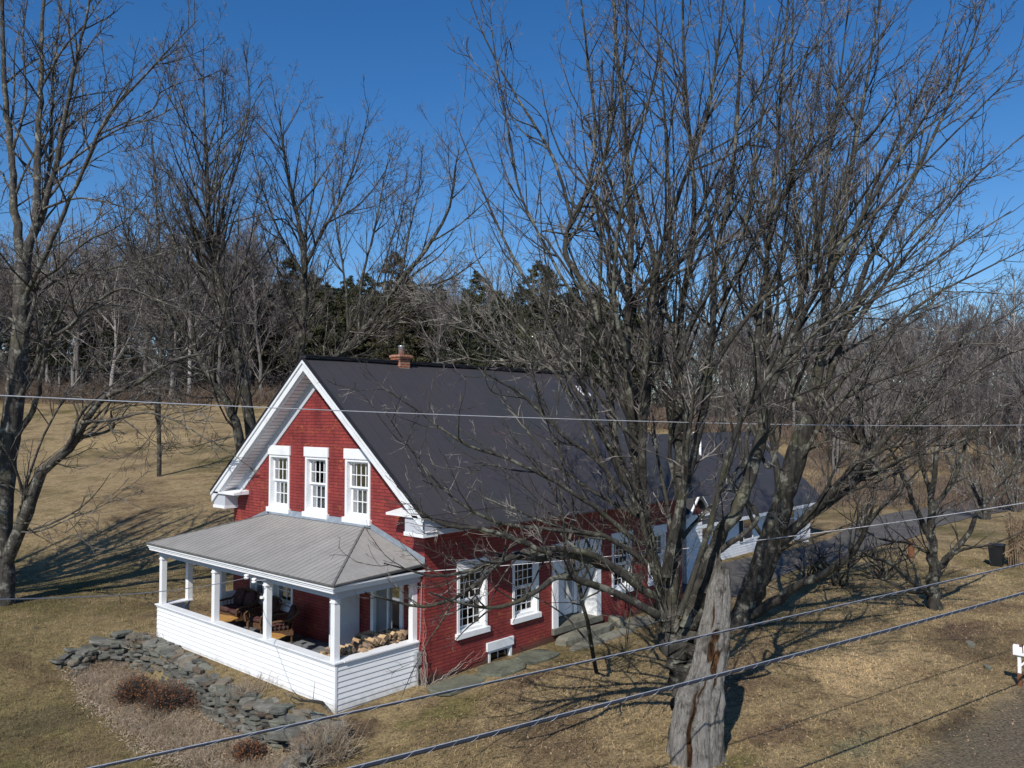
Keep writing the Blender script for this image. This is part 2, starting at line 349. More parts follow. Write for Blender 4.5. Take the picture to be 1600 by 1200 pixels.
M['brush_far'] = objvar('field_edge_brush', [(.17,.125,.09), (.23,.17,.115), (.12,.10,.085), (.18,.115,.095), (.16,.145,.125)], isl=True)
M['litter'] = objvar('dead_leaves', [(.26,.18,.11), (.34,.25,.16), (.18,.12,.08)], isl=True)
M['shrub_red'] = objvar('russet_leaves', [(.18,.065,.03), (.27,.11,.045), (.12,.05,.03), (.34,.16,.06)], isl=True)
M['log_bark'] = simple('firewood_bark', (.13, .095, .07), .9, .4, 9, bump=.5)
g = NG('split_firewood'); oi = g.n('ShaderNodeObjectInfo').outputs['Random']
M['log'] = g.out(g.mix(1, g.ramp(oi, [(0, (.5,.33,.18)), (.3, (.36,.23,.13)), (.6, (.6,.42,.24)), (.8, (.26,.19,.14)), (1, (.45,.33,.22))]),
        g.ramp(g.noise(7, 5, .7), [(.3, (.55,.55,.55)), (.7, (1.2,1.2,1.2))]), 'MULTIPLY'), .9, .15)
M['wicker'] = simple('brown_wicker', (.11, .058, .03), .7, .4, 30, bump=.6, bscale=60)
g = NG('floral_cushion'); c = g.ramp(g.noise(9, 5, .7), [(.4, (.06,.015,.02)), (.5, (.1,.06,.05)), (.56, (.03,.014,.017)), (.68, (.16,.12,.10))]); M['cushion'] = g.out(c, .95, .1)
M['tabletop'] = simple('varnished_wood', (.5, .27, .08), .4, .25, 5, .5)
M['cable'] = simple('black_cable', (.025, .027, .035), .38, .2, 4, .5); M['strand'] = simple('steel_strand', (.42, .44, .48), .4, .2, 30, .5, .3)
M['wire_pale'] = simple('aluminium_wire', (.5, .5, .52), .45, .15, 5, .5, .2)
M['porcelain'] = simple('white_porcelain', (.85, .85, .85), .25, .05, 5, .6)
M['rotwood'] = simple('brown_post', (.16, .07, .035), .85, .3, 8); M['binplastic'] = simple('black_bin', (.012, .013, .015), .5, .2)
M['stalks'] = objvar('corn_stalks', [(.2,.145,.09), (.27,.2,.13), (.16,.11,.08)], isl=True)
M['mail'] = paint('white_mailbox_paint', (.82, .82, .82), amt=.2)

# ------------------------------------------------------------------ ground
def grid_sheet(name, xs, ys, mat, kind='structure', off=0.0, mask=None):
    X, Y = np.meshgrid(xs, ys); Z = terrain(X, Y)+off
    V = np.stack([X, Y, Z], -1).reshape(-1, 3); nx = len(xs); i, j = np.meshgrid(np.arange(nx-1), np.arange(len(ys)-1)); k = (j*nx+i).ravel()
    Q = np.stack([k, k+1, k+1+nx, k+nx], 1)
    if mask is not None:
        c = V[Q].mean(1); Q = Q[mask(c[:, 0], c[:, 1])]
    o = link(name, raw_mesh(name, V, Q, mat, True)); o['kind'] = kind; return o
def axis(segs):
    out = []
    for a, b, s in segs: out += list(np.arange(a, b, s))
    return np.array(out+[segs[-1][1]])
grid_sheet('ground', axis([(-900, -60, 30), (-60, -12, 2), (-12, 14, .2), (14, 60, 1), (60, 240, 4), (240, 1200, 40)]),
           axis([(-900, -60, 30), (-60, -14, 2), (-14, 14, .2), (14, 60, 1), (60, 240, 4), (240, 1200, 40)]), M['ground'])
# driveway: strip beside the white wing and away to the right
dl = [((12.2, 2.65), (13.5, -1.3)), ((16, 2.65), (16.5, -.9)), ((20, 2.2), (20.5, -.6)), ((24, 1.6), (24.5, -1.2)), ((29, 1.5), (29, -1.2)),
      ((33, 2.2), (33, -1.6)), ((38, 3), (38.5, -1.2)), ((45, 2.8), (46, -1.6)), ((60, 2), (58, -4)), ((90, -6), (88, -12))]
def strip(name, rows, mat, n=10, off=.03, sub=6):
    V = []; R = []
    for q in range(len(rows)-1):
        for s in range(sub):
            t = s/sub; a = np.array(rows[q][0])*(1-t)+np.array(rows[q+1][0])*t; b = np.array(rows[q][1])*(1-t)+np.array(rows[q+1][1])*t; R.append((a, b))
    R.append((np.array(rows[-1][0], float), np.array(rows[-1][1], float)))
    for a, b in R:
        for k in range(n+1):
            p = a+(b-a)*k/n; V.append((p[0], p[1], float(terrain(p[0], p[1]))+off))
    Q = [(r*(n+1)+k, r*(n+1)+k+1, (r+1)*(n+1)+k+1, (r+1)*(n+1)+k) for r in range(len(R)-1) for k in range(n)]
    o = link(name, raw_mesh(name, V, Q, mat, True)); o['kind'] = 'structure'; return o
strip('driveway', dl, M['asphalt'])
strip('road', [((-40, -8.2), (-40, -14.5)), ((0, -11.75), (0, -18)), ((6, -11.85), (5, -18)), ((14, -12.9), (13, -19)), ((60, -22), (58, -28)), ((140, -42), (138, -49))], M['road'], 6, .035)

# ------------------------------------------------------------------ house
W, L = 8.8, 11.93
HOUSE = empty('brick_house', (0, 0, 0), 'red painted brick house with dark metal roof, white front porch and white clapboard wing', 'house')
gable_tf = lambda p: (-p[1], p[0], p[2])      # (along y, outwards, z)
front_tf = lambda p: (p[0], -p[1], p[2])      # (along x, outwards, z)
RZ, EZ, OV, OY = 7.95, 4.04, .5, .5
def roofz(y): return RZ-(RZ-EZ)*abs(y-W/2)/(W/2+OY)
def wall_holes(mb, a0, a1, z0, top, holes, d=0, extra=()):
    """plane wall with rectangular holes; top(a) gives its upper edge"""
    cuts = sorted(set([a0, a1, *extra]+[c for h in holes for c in h[:2]]))
    cuts = [c for c in cuts if a0 <= c <= a1]
    for p, q in zip(cuts, cuts[1:]):
        mid = (p+q)/2; hs = sorted([h for h in holes if h[0] < mid < h[1]], key=lambda h: h[2]); z = z0
        for h in hs:
            if h[2] > z: mb.quad((p, d, z), (q, d, z), (q, d, h[2]), (p, d, h[2]))
            z = h[3]
        mb.quad((p, d, z), (q, d, z), (q, d, top(q)), (p, d, top(p)))
SY = [6.82, 4.98, 3.14]; WW = 1.09
up_holes = [(y-WW+.06, y-.06, 3.68, 5.25) for y in SY]
low_holes = [(6.95, 7.75, .95, 2.3), (5.55, 6.55, .95, 2.3), (2.55, 3.6, .3, 2.35), (.8, 1.95, .55, 2.35)]
wl = MB(gable_tf); wall_holes(wl, 0, W, -.6, lambda a: roofz(a)-.12, up_holes+low_holes, 0, (W/2,))
F1 = [1.055, 3.11, 7.7, 9.75]; ZL, ZS = 2.73, .82
fr_holes = [(x+.06, x+1.05, ZS+.14, ZL-.26) for x in F1]+[(5.02, 6.88, .38, 2.47), (2.2, 3.1, .02, .42)]
wl.tf = front_tf; wall_holes(wl, 0, L, -.6, lambda a: 3.9, fr_holes)
wl.tf = None
wl.quad((L, 0, -.6), (L, W, -.6), (L, W, 3.9), (L, 0, 3.9)); wl.add([(L, 0, 3.9), (L, W, 3.9), (L, W/2, RZ-.15)], [(0, 1, 2)])
wl.quad((0, W, -.6), (L, W, -.6), (L, W, 3.9), (0, W, 3.9))
for h in up_holes+low_holes:                                         # brick reveals
    wl.tf = gable_tf
    wl.quad((h[0], 0, h[2]), (h[0], -.2, h[2]), (h[0], -.2, h[3]), (h[0], 0, h[3])); wl.quad((h[1], 0, h[2]), (h[1], -.2, h[2]), (h[1], -.2, h[3]), (h[1], 0, h[3]))
wl.build('brick_wall', M['brick'], HOUSE)
inn = MB(); inn.box(.25, L-.2, .95, W-.2, .36, .38); inn.box(.25, L-.2, .95, W-.2, 3.0, 3.05); inn.box(3.9, 4.0, 1.0, W-.3, .4, 2.98); inn.box(3, 3.05, 1.2, 7.6, 3.1, 5.2); inn.quad((.3, .9, .4), (4.9, .9, .4), (4.9, .9, 3), (.3, .9, 3))
inn.build('unlit_room_shell', M['unlit'], HOUSE)  # floors and backing walls, coloured dark so the rooms look unlit

# roof
r = MB(); X0, X1 = -OV, L+OV
def slope(mb, y0, y1, x0=X0, x1=X1, t=.06, lift=0):
    z0, z1 = roofz(y0)+lift, roofz(y1)+lift
    n = 30
    xs = np.linspace(x0, x1, n)
    rng = np.random.default_rng(3)
    vs = []; 
    for x in xs:
        s = .012*sin(x*1.3)
        vs += [(x, y0, z0+s), (x, y1, z1+s), (x, y1, z1-t), (x, y0, z0-t)]
    fs = []
    for i in range(n-1):
        for a, b in ((0,1),(1,2),(2,3),(3,0)): fs.append((i*4+a, i*4+b, (i+1)*4+b, (i+1)*4+a))
    fs += [(0,1,2,3), ((n-1)*4+3, (n-1)*4+2, (n-1)*4+1, (n-1)*4)]
    mb.add(vs, fs)
slope(r, W/2, -OY); slope(r, W/2, W+OY)
# flared lower strip along the front eave
r.add([(-.47, -.49, 4.035), (L+.47, -.49, 4.035), (L+.47, -.86, 3.66), (1.05, -.86, 3.66), (-.47, -.49, 4.0), (L+.47, -.49, 4.0), (L+.47, -.86, 3.63), (1.05, -.86, 3.63)],
      [(0, 3, 2, 1), (4, 5, 6, 7), (3, 7, 6, 2)])
r.bar((X0, W/2, RZ+.02), (X1, W/2, RZ+.02), .22, .06)
RO = r.build('roof', M['roof'], HOUSE)
rc = MB()
for i in range(60):
    x = X0+.1+i*.21; rc.obox((x, W/2, RZ+.055+.01*sin(i*2.3)), .2, .26, .03)
rc.build('ridge_cap', M['dark_edge'], RO)
ng = MB()
for s in (-1, 1):   # dark drip edge along the rakes
    yE = W/2+s*(W/2+OY); ng.bar((X0-.015, W/2, RZ-.01), (X0-.015, yE, EZ-.01), .05, .07)
ng.build('drip_edge', M['dark_edge'], RO)
# rake boards, soffits, friezes
for s in (-1, 1):
    yE = W/2+s*(W/2+OY-.02)
    def P(x, y, dz): return (x, y, roofz(y)+dz)
    m = MB()
    m.add([P(-OV-.04, W/2, -.07), P(-OV-.04, yE, -.07), P(-OV-.04, yE, -.15), P(-OV-.04, W/2, -.15), P(-OV+.02, W/2, -.07), P(-OV+.02, yE, -.07), P(-OV+.02, yE, -.15), P(-OV+.02, W/2, -.15)],
          [(0,1,2,3), (4,7,6,5), (3,2,6,7), (0,4,5,1)])
    m.add([P(-OV, W/2, -.15), P(-OV, yE, -.15), P(-OV, yE, -.36), P(-OV, W/2, -.36), P(-OV+.04, W/2, -.36), P(-OV+.04, yE, -.36)], [(0,1,2,3), (3,2,5,4)])
    m.add([P(-OV+.04, W/2, -.34), P(-OV+.04, yE, -.34), P(-OV+.1, yE, -.42), P(-OV+.1, W/2, -.42)], [(0,1,2,3)])
    m.build('rake_board', M['white_worn'], HOUSE)
    m = MB(); m.add([P(-OV+.1, W/2, -.42), P(-OV+.1, yE, -.42), P(-.02, yE, -.42), P(-.02, W/2, -.42)], [(0,1,2,3)]); m.build('soffit', M['soffit'], HOUSE)
    m = MB(); y2 = W/2+s*(W/2-.02)
    if s > 0: m.add([P(-.035, W/2, -.42), P(-.035, y2, -.42), P(-.035, y2, -.78), P(-.035, W/2, -.78), P(.0, y2, -.78), P(.0, W/2, -.78)], [(0,1,2,3), (3,2,4,5)])
    (s > 0) and m.build('frieze_board', M['grey_trim'], HOUSE)
# boxed cornice along the eave + returns
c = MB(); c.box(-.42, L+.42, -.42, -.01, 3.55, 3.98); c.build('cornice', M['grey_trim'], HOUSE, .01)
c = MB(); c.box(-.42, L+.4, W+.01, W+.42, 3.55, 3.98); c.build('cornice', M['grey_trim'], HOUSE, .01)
for (ya, yb, sa, sb) in ((-.44, .22, -.5, .85), (W-.22, W+.44, W-.85, W+.5)):
    m = MB(); m.box(-.44, -.001, ya, yb, 3.62, 3.96); RB = m.build('cornice_return', M['grey_trim'], HOUSE, .008)
    m = MB(); m.box(-.5, -.002, sa, sb, 3.975, 4.03); m.box(-.46, -.003, ya-.015, yb+.015, 3.53, 3.62)
    yi = sb if sa < 0 else sa; yo = ya if sa < 0 else yb
    wa, wb_ = max(sa, .01), min(sb, W-.01); m.add([(-.5, wa, 4.03), (-.5, wb_, 4.03), (0, wb_, 4.1), (0, wa, 4.1), (0, wa, 4.03), (0, wb_, 4.03)], [(0,1,2,3), (0,3,4), (1,5,2)])
    m.build('moulding', M['white'], RB)
m = MB(); m.box(L+.002, L+.44, -.44, .22, 3.62, 3.96); m.box(L+.002, L+.5, -.5, .85, 3.975, 4.03); m.build('cornice_return', M['white_worn'], HOUSE)

# windows ---------------------------------------------------------------
def window(tf, a, z0, z1, wd, cols=4, rows=2, curtain=True, lint=.27, parent=HOUSE, name='window', deep=.11, bev=.004):
    b = a+wd
    f = MB(tf)
    f.box(a+.02, a+.10, -deep-.05, .03, z0+.1, z1-lint); f.box(b-.10, b-.02, -deep-.05, .03, z0+.1, z1-lint); f.box(a+.10, b-.10, -deep-.05, .025, z1-lint-.07, z1-lint)
    f.box(a+.10, b-.10, -deep-.05, -.02, z0+.14, z0+.2)
    fo = f.build(name, M['white'], parent)
    l = MB(tf); l.box(a-.02, b+.02, .0, .055, z1-lint, z1); l.build('lintel', M['white'], fo, .006)
    l = MB(tf); l.box(a-.04, b+.04, -.06, .085, z0, z0+.14); l.build('sill', M['white'], fo, .006)
    A, B, Z0, Z1 = a+.1, b-.1, z0+.2, z1-lint-.07; zm = (Z0+Z1)/2
    for k, (q0, q1, d) in enumerate(((zm, Z1, -deep+.02), (Z0, zm, -deep-.03))):
        s = MB(tf); s.box(A, A+.05, d-.03, d, q0, q1); s.box(B-.05, B, d-.03, d, q0, q1); s.box(A+.05, B-.05, d-.03, d, q0, q0+.055); s.box(A+.05, B-.05, d-.03, d, q1-.05, q1)
        for i in range(1, cols): x = A+.05+(B-A-.1)*i/cols; s.box(x-.011, x+.011, d-.02, d-.004, q0+.055, q1-.05)
        for i in range(1, rows): z = q0+(q1-q0)*i/rows; s.box(A+.05, B-.05, d-.021, d-.003, z-.011, z+.011)
        s.build('sash', M['white'], fo)
        s = MB(tf); s.quad((A+.05, d-.015, q0+.05), (B-.05, d-.015, q0+.05), (B-.05, d-.015, q1-.05), (A+.05, d-.015, q1-.05)); s.build('pane', M['glass'], fo)
    if curtain:
        s = MB(tf); n = 28; zt = zm+.02 if curtain == 'half' else Z1; zb = Z0
        vs = []
        for i in range(n+1):
            x = A+(B-A)*i/n; d = -deep-.12+.018*sin(i*1.9); vs += [(x, d, zb), (x, d, zt)]
        s.add(vs, [(2*i, 2*i+2, 2*i+3, 2*i+1) for i in range(n)]); s.build('curtain', M['curtain'], fo, smooth_=True)
    return fo
for y in SY: window(gable_tf, y-WW, 3.555, 5.495, WW, 4, 2, 'half')
for x in F1: window(front_tf, x, ZS, ZL, 1.11, 4, 3, None)
window(gable_tf, 6.9, .8, 2.42, .9, 2, 2, None, .12, deep=.09); window(gable_tf, 5.5, .8, 2.42, 1.1, 2, 2, None, .12, deep=.09)
# tall screened window behind the woodpile
f = MB(gable_tf); f.box(.75, .87, -.08, .04, .45, 2.42); f.box(1.88, 2.0, -.08, .04, .45, 2.42); f.box(.87, 1.88, -.08, .035, 2.3, 2.42); f.box(.87, 1.88, -.08, .05, .45, .57); f.box(1.355, 1.4, -.06, .0, .57, 2.3)
fo = f.build('window', M['white'], HOUSE); s = MB(gable_tf); s.quad((.87, -.05, .57), (1.88, -.05, .57), (1.88, -.05, 2.3), (.87, -.05, 2.3)); s.build('pane', M['glass_dark'], fo)
s = MB(gable_tf); s.box(.87, 1.88, -.4, -.38, .57, 2.3); s.build('unlit_room_panel', M['unlit'], fo)  # dark panel close behind the glass, painted shade for the unlit room
# porch door
f = MB(gable_tf); f.box(2.5, 2.6, -.08, .04, .28, 2.45); f.box(3.55, 3.65, -.08, .04, .28, 2.45); f.box(2.6, 3.55, -.08, .04, 2.35, 2.45); fo = f.build('door_frame', M['white'], HOUSE)
f = MB(gable_tf); f.box(2.6, 3.55, -.08, -.03, .28, 1.25); f.box(2.6, 3.55, -.08, -.03, 2.2, 2.35); f.box(2.6, 2.72, -.08, -.03, 1.25, 2.2); f.box(3.43, 3.55, -.08, -.03, 1.25, 2.2)
for k in range(1, 3): f.box(2.72+.237*k-.012, 2.72+.237*k+.012, -.07, -.035, 1.25, 2.2)
f.box(2.75, 3.4, -.03, -.015, .4, 1.15); fo2 = f.build('door', M['white'], HOUSE, .004)
s = MB(gable_tf); s.quad((2.72, -.055, 1.25), (3.43, -.055, 1.25), (3.43, -.055, 2.2), (2.72, -.055, 2.2)); s.build('pane', M['glass_dark'], fo2)
s = MB(gable_tf); s.tube([(2.66, -.03, 1.2), (2.66, .03, 1.2)], .03, 8); s.build('handle', M['dark_edge'], fo2)
# open storm door leaf standing out from the wall
f = MB(); f.box(-.95, -.04, 2.44, 2.485, .3, 2.3); sd = f.build('storm_door', M['white_worn'], HOUSE, .004)
f = MB(); f.box(-.5, -.47, 2.49, 2.53, 1.3, 1.42); f.build('handle', M['dark_edge'], sd)
# front entrance: deep white recess with door, lintel and stone sill
X_a, X_b = 4.80, 7.10
e = MB(front_tf); e.box(X_a-.03, X_b+.03, 0, .06, 2.45, 2.73); lo = e.build('door_lintel', M['white'], HOUSE, .008)
e = MB(front_tf); e.box(X_a, X_a+.24, -.66, .05, .3, 2.45); e.box(X_b-.24, X_b, -.66, .05, .3, 2.45); e.box(X_a+.24, X_b-.24, -.68, .0, 2.38, 2.45)
e.box(X_a+.24, X_b-.24, -.72, -.66, .4, 2.4)
for k in range(5): e.box(X_b-.255, X_b-.24, -.62+k*.12, -.53+k*.12, .45, 2.35)
e.box(X_a+.24, X_a+.36, -.66, -.6, .4, 2.38); e.box(X_b-.5, X_b-.36, -.66, -.6, .4, 2.38); ef = e.build('door_surround', M['white'], HOUSE, .004)
d = MB(front_tf); d.box(X_a+.42, X_a+1.32, -.66, -.61, .42, 2.3)
for (p, q, z0, z1) in ((.5, .82, .55, 1.15), (.92, 1.24, .55, 1.15), (.5, .82, 1.3, 2.18), (.92, 1.24, 1.3, 2.18)):
    d.box(X_a+p, X_a+q, -.61, -.6, z0, z1)
    d.box(X_a+p+.03, X_a+q-.03, -.6, -.585, z0+.03, z1-.03)
dd = d.build('front_door', M['white'], HOUSE, .005); d = MB(front_tf); d.tube([(X_a+.5, -.6, 1.25), (X_a+.5, -.53, 1.25)], .03, 8); d.build('handle', M['dark_edge'], dd)
d = MB(front_tf); d.box(X_a+1.42, X_a+1.72, -.66, -.62, .9, 2.25); d.build('sidelight', M['glass_dark'], ef)
e = MB(front_tf); e.box(X_a-.02, X_b+.02, -.66, .10, .2, .38); e.build('door_sill', M['slab'], HOUSE, .01)
# basement window
f = MB(front_tf); f.box(2.12, 3.14, .0, .06, .30, .52); f.build('lintel', M['white_worn'], HOUSE, .006)
f = MB(front_tf); f.box(2.2, 2.27, -.15, .02, -.08, .3); f.box(3.03, 3.1, -.15, .02, -.08, .3); f.box(2.27, 3.03, -.15, .02, .24, .3); f.box(2.27, 3.03, -.15, .03, -.08, -.02)
f.box(2.64, 2.66, -.1, -.07, -.02, .24); fo = f.build('basement_window', M['white_worn'], HOUSE); s = MB(front_tf); s.quad((2.27, -.09, -.02), (3.03, -.09, -.02), (3.03, -.09, .24), (2.27, -.09, .24)); s.build('pane', M['glass_dark'], fo)
# chimney
c = MB(); c.box(2.77, 3.17, 4.21, 4.59, 7.3, 8.05); c.box(2.74, 3.2, 4.18, 4.62, 8.05, 8.12); c.box(2.71, 3.23, 4.15, 4.65, 8.12, 8.19); c.box(2.75, 3.19, 4.19, 4.61, 8.19, 8.21)
ch = c.build('chimney', M['chimney'], HOUSE, .006); c = MB(); c.lathe((2.98, 4.4, 8.18), [(.09, 0), (.09, .27), (.1, .28), (.1, .31), (.07, .31), (.07, .2)], 14); c.build('flue_pipe', M['steel'], ch, smooth_=True)
# skylight near the far end of the ridge
k0 = raypt(905, 609, 1, 3.5); sy = MB(); sx = 10.75
for (y0, y1, x0, x1, lf) in ((3.3, 3.72, sx, sx+.05, .06), (3.3, 3.72, sx+.35, sx+.4, .06), (3.3, 3.35, sx+.05, sx+.35, .06), (3.67, 3.72, sx+.05, sx+.35, .06)):
    z0, z1 = roofz(y0), roofz(y1); sy.add([(x0, y0, z0), (x1, y0, z0), (x1, y1, z1), (x0, y1, z1), (x0, y0, z0+lf), (x1, y0, z0+lf), (x1, y1, z1+lf), (x0, y1, z1+lf)], [(4,5,6,7), (0,1,5,4), (1,2,6,5), (2,3,7,6), (3,0,4,7)])
so_ = sy.build('skylight', M['white'], HOUSE); s = MB(); s.quad((sx+.05, 3.35, roofz(3.35)+.03), (sx+.35, 3.35, roofz(3.35)+.03), (sx+.35, 3.67, roofz(3.67)+.03), (sx+.05, 3.67, roofz(3.67)+.03)); s.build('pane', M['flash'], so_)

# porch ------------------------------------------------------------------
PX, PYW, PZ, CAPZ = -2.42, 8.66, 2.71, .98
ex = -2.66; E0 = (ex, -.02, PZ); E1 = (ex, 8.9, PZ); T0 = (0, 2.3, 3.53); T1 = (0, 6.49, 3.53); R0 = (0, -.02, 2.83); R1 = (0, 8.9, 2.78)
p = MB(); dz = np.array([0, 0, -.05])
pts = [np.array(q, float) for q in (E0, E1, T1, T0, R0, R1)]
allp = [tuple(q) for q in pts]+[tuple(q+dz) for q in pts]
p.add(allp, [(0,3,2,1), (0,4,3), (1,2,5), (6,7,8,9), (6,9,10), (7,11,8), (0,1,7,6), (0,6,10,4), (1,5,11,7)])
def topx(y):
    if y < 2.3: return ex+(0-ex)*(y+.02)/2.32
    if y > 6.49: return ex+(0-ex)*(8.9-y)/2.41
    return 0
rr = random.Random(4)
for i in range(43):
    y = .1+i*.205; tx = topx(y); f_ = (tx-ex)/(0-ex)
    if f_ < .05: continue
    zt = PZ+(3.53-PZ)*f_
    p.bar((ex, y, PZ+.004), (tx, y, zt+.004), .022, .014)
for i in range(12):
    x = -.15-i*.205; f_ = (x-ex)/(0-ex)
    ze = PZ+(2.83-PZ)*f_; yt = -.02+2.32*f_; zt = PZ+(3.53-PZ)*f_
    p.bar((x, -.02, ze+.004), (x, yt, zt+.004), .022, .014, (1, 0, .01))
PR = p.build('porch_roof', M['porch_roof'], HOUSE)
h = MB(); h.bar(np.array(E0)+(0, 0, .01), np.array(T0)+(0, 0, .012), .05, .025); h.bar(np.array(E1)+(0, 0, .01), np.array(T1)+(0, 0, .012), .05, .025); h.bar(np.array(E0)+(-.01, 0, .0), np.array(E1)+(-.01, 0, 0), .03, .03)
h.bar(np.array(E0)+(0, -.01, 0), np.array(R0)+(0, -.01, 0), .03, .03); h.build('hip_strip', M['hip'], PR)
fl = MB(); fl.add([(-.02, 2.0, 3.66), (-.02, 6.8, 3.66), (-.12, 6.6, 3.51), (-.12, 2.2, 3.51), (-.02, 2.0, 3.5), (-.02, 6.8, 3.5)], [(0,1,2,3), (0,3,4), (1,5,2)])
fl.add([(-.015, 2.05, 3.62), (-.015, -.02, 2.98), (-.015, -.02, 2.84), (-.015, 2.3, 3.54)], [(0,1,2,3)]); fl.add([(-.015, 6.8, 3.62), (-.015, 8.8, 2.95), (-.015, 8.8, 2.8), (-.015, 6.49, 3.54)], [(0,1,2,3)])
fl.build('flashing', M['flash'], PR)
# fascia with stepped mouldings, beam and ceiling
fa = MB()
for (o, z0, z1) in ((.0, -.08, -.045), (.03, -.13, -.08), (.05, -.19, -.13)):
    fa.box(ex+o, ex+o+.04, -.02+o, 8.9-o, PZ+z0, PZ+z1); 
    fa.box(ex+o+.04, -.004, -.02+o, .02+o, PZ+z0+.02, PZ+z1+.02); fa.box(ex+o+.04, -.004, 8.86-o, 8.9-o, PZ+z0, PZ+z1)
fa.build('fascia', M['white'], PR)
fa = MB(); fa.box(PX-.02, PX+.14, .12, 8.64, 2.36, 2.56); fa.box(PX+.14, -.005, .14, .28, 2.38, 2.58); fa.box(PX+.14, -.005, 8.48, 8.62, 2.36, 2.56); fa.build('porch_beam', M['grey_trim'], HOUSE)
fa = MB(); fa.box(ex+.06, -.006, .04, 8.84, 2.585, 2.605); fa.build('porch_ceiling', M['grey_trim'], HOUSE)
def post(x, y, z0=CAPZ, wdt=.15):
    q = MB(); q.box(x-wdt/2, x+wdt/2, y-wdt/2, y+wdt/2, z0+.012, 2.37); q.box(x-wdt/2-.015, x+wdt/2+.015, y-wdt/2-.015, y+wdt/2+.015, 2.24, 2.28)
    q.build('porch_post', M['white'], HOUSE, .004)
for y in (8.55, 5.56, 3.06, .33): post(PX+.09, y)
post(-1.55, 8.55); post(-.5, 8.55, .22); post(-.1, .3)
def laps(mb, a0, a1, z0, z1, n, d0=0.0, thick=.02, slopeb=None):
    for i in range(n):
        za = z0+(z1-z0)*i/n; zb = z0+(z1-z0)*(i+1)/n
        mb.add([(a0, d0+thick, za), (a1, d0+thick, za), (a1, d0+.003, zb), (a0, d0+.003, zb), (a0, d0-.02, za), (a1, d0-.02, za), (a1, d0-.02, zb), (a0, d0-.02, zb)],
               [(0,1,2,3), (0,4,5,1), (0,3,7,4), (1,5,6,2), (4,7,6,5)])
hw = MB(lambda p: (PX-p[1], p[0], p[2])); laps(hw, .18, 8.66, -.3, .93, 10, 0, .03)
hw.tf = lambda p: (p[0], .18-p[1], p[2]); laps(hw, PX, -.04, -.18, .93, 9, 0, .02); hw.tf = None
hw.box(PX-.025, PX+.03, .155, .21, -.3, .93); hw.box(PX+.03, PX+.05, .21, 8.6, -.3, .93); hw.box(PX+.05, -.04, .2, .215, .1, .93); hw.box(PX-.02, -1.62, 8.62, 8.66, -.3, .93); hw.box(-.5, -.04, 8.5, 8.62, .2, .93)
HW = hw.build('porch_half_wall', M['white'], HOUSE)
cp = MB(); cp.box(PX-.07, PX+.19, .13, 8.72, .95, CAPZ+.01); cp.box(PX+.19, -.03, .11, .42, .952, CAPZ+.012); cp.box(PX+.19, -1.47, 8.44, 8.72, .952, CAPZ+.012); cp.box(-.56, -.03, 8.46, 8.7, .952, CAPZ+.012)
cp.box(PX-.04, PX+.02, .16, 8.69, .905, .948); cp.build('rail_cap', M['white_worn'], HW, .006)
pf = MB(); pf.box(PX+.05, -.002, .215, 8.6, .14, .25); pf.build('porch_floor', M['floor'], HOUSE)
stp = MB()
for k in range(2): stp.box(-1.5, -.58, 8.6+k*.28, 8.9+k*.28, -.1, .17-k*.13)
ps = stp.build('porch_steps', M['floor'], HOUSE)
bl = MB()
for k in range(6): bl.box(-1.46, -1.43, 8.75+k*.1, 8.78+k*.1, .05, .85-k*.09)
bl.bar((-1.445, 8.68, .92), (-1.445, 9.35, .36), .05, .05, (1, 0, .01)); bl.box(-1.48, -1.41, 9.3, 9.37, -.05, .5); bl.build('baluster_rail', M['flash'], HOUSE)
# dark sheet standing in for the shade under the front corner of the porch
sk = MB(); sk.box(PX+.06, -.3, .3, .34, -.7, -.05); sk.build('porch_void_shade', M['unlit'], HOUSE)
# insulators where the service wires reach the porch
for (uu, vv) in ((385, 901), (397, 907)):
    q = raypt(uu, vv, 0, ex-.06); m = MB(); m.lathe((q[0], q[1], q[2]), [(.02, -.06), (.06, -.05), (.06, -.02), (.035, 0), (.06, .02), (.055, .05), (.02, .06)], 12); m.box(q[0], q[0]+.06, q[1]-.015, q[1]+.015, q[2]-.015, q[2]+.015)
    m.build('insulator', M['porcelain'], HOUSE, smooth_=True)
m = MB(); m.tube([(PX-.03, 3.12, 1.95), (PX-.03, 3.12, 2.0)], .05, 10); m.build('porch_light', M['porcelain'], HOUSE)
m = MB(); m.box(-.2, -.05, .04, .15, .45, .75); m.tube([(-.12, .1, -.15), (-.12, .1, .45)], .025, 8); m.tube([(-.1, .1, .75), (-.08, .06, 1.2), (-.05, .05, 2.4)], .012, 6); m.build('electric_meter', M['steel'], HOUSE)
# downspout-like white corner pipe with dead vine on the brick corner
rv = np.random.default_rng(5); vn = MB()
for s in range(9):
    pt = np.array([-.03, -.03+rv.uniform(-.05, .1), -.1]); pl = [pt.copy()]
    for k in range(rv.integers(8, 20)):
        pt = pt+np.array([rv.uniform(-.03, .03), rv.uniform(-.06, .06), rv.uniform(.05, .14)]); pt[0] = min(pt[0], -.015); pl.append(pt.copy())
    vn.tube(pl, np.linspace(.009, .003, len(pl)), 4, False)
for s in range(5):
    pt = np.array([.02+rv.uniform(0, .2), -.03, -.05]); pl = [pt.copy()]; dx = rv.uniform(.02, .12)
    for k in range(rv.integers(8, 22)): pt = pt+np.array([dx+rv.uniform(-.03, .03), rv.uniform(-.01, .01), rv.uniform(-.01, .07)]); pt[1] = min(pt[1], -.012); pl.append(pt.copy())
    vn.tube(pl, np.linspace(.009, .003, len(pl)), 4, False)
tag(vn.build('vine', M['twig_pale']), 'leafless pale vine climbing the brick corner beside the porch', 'vine')

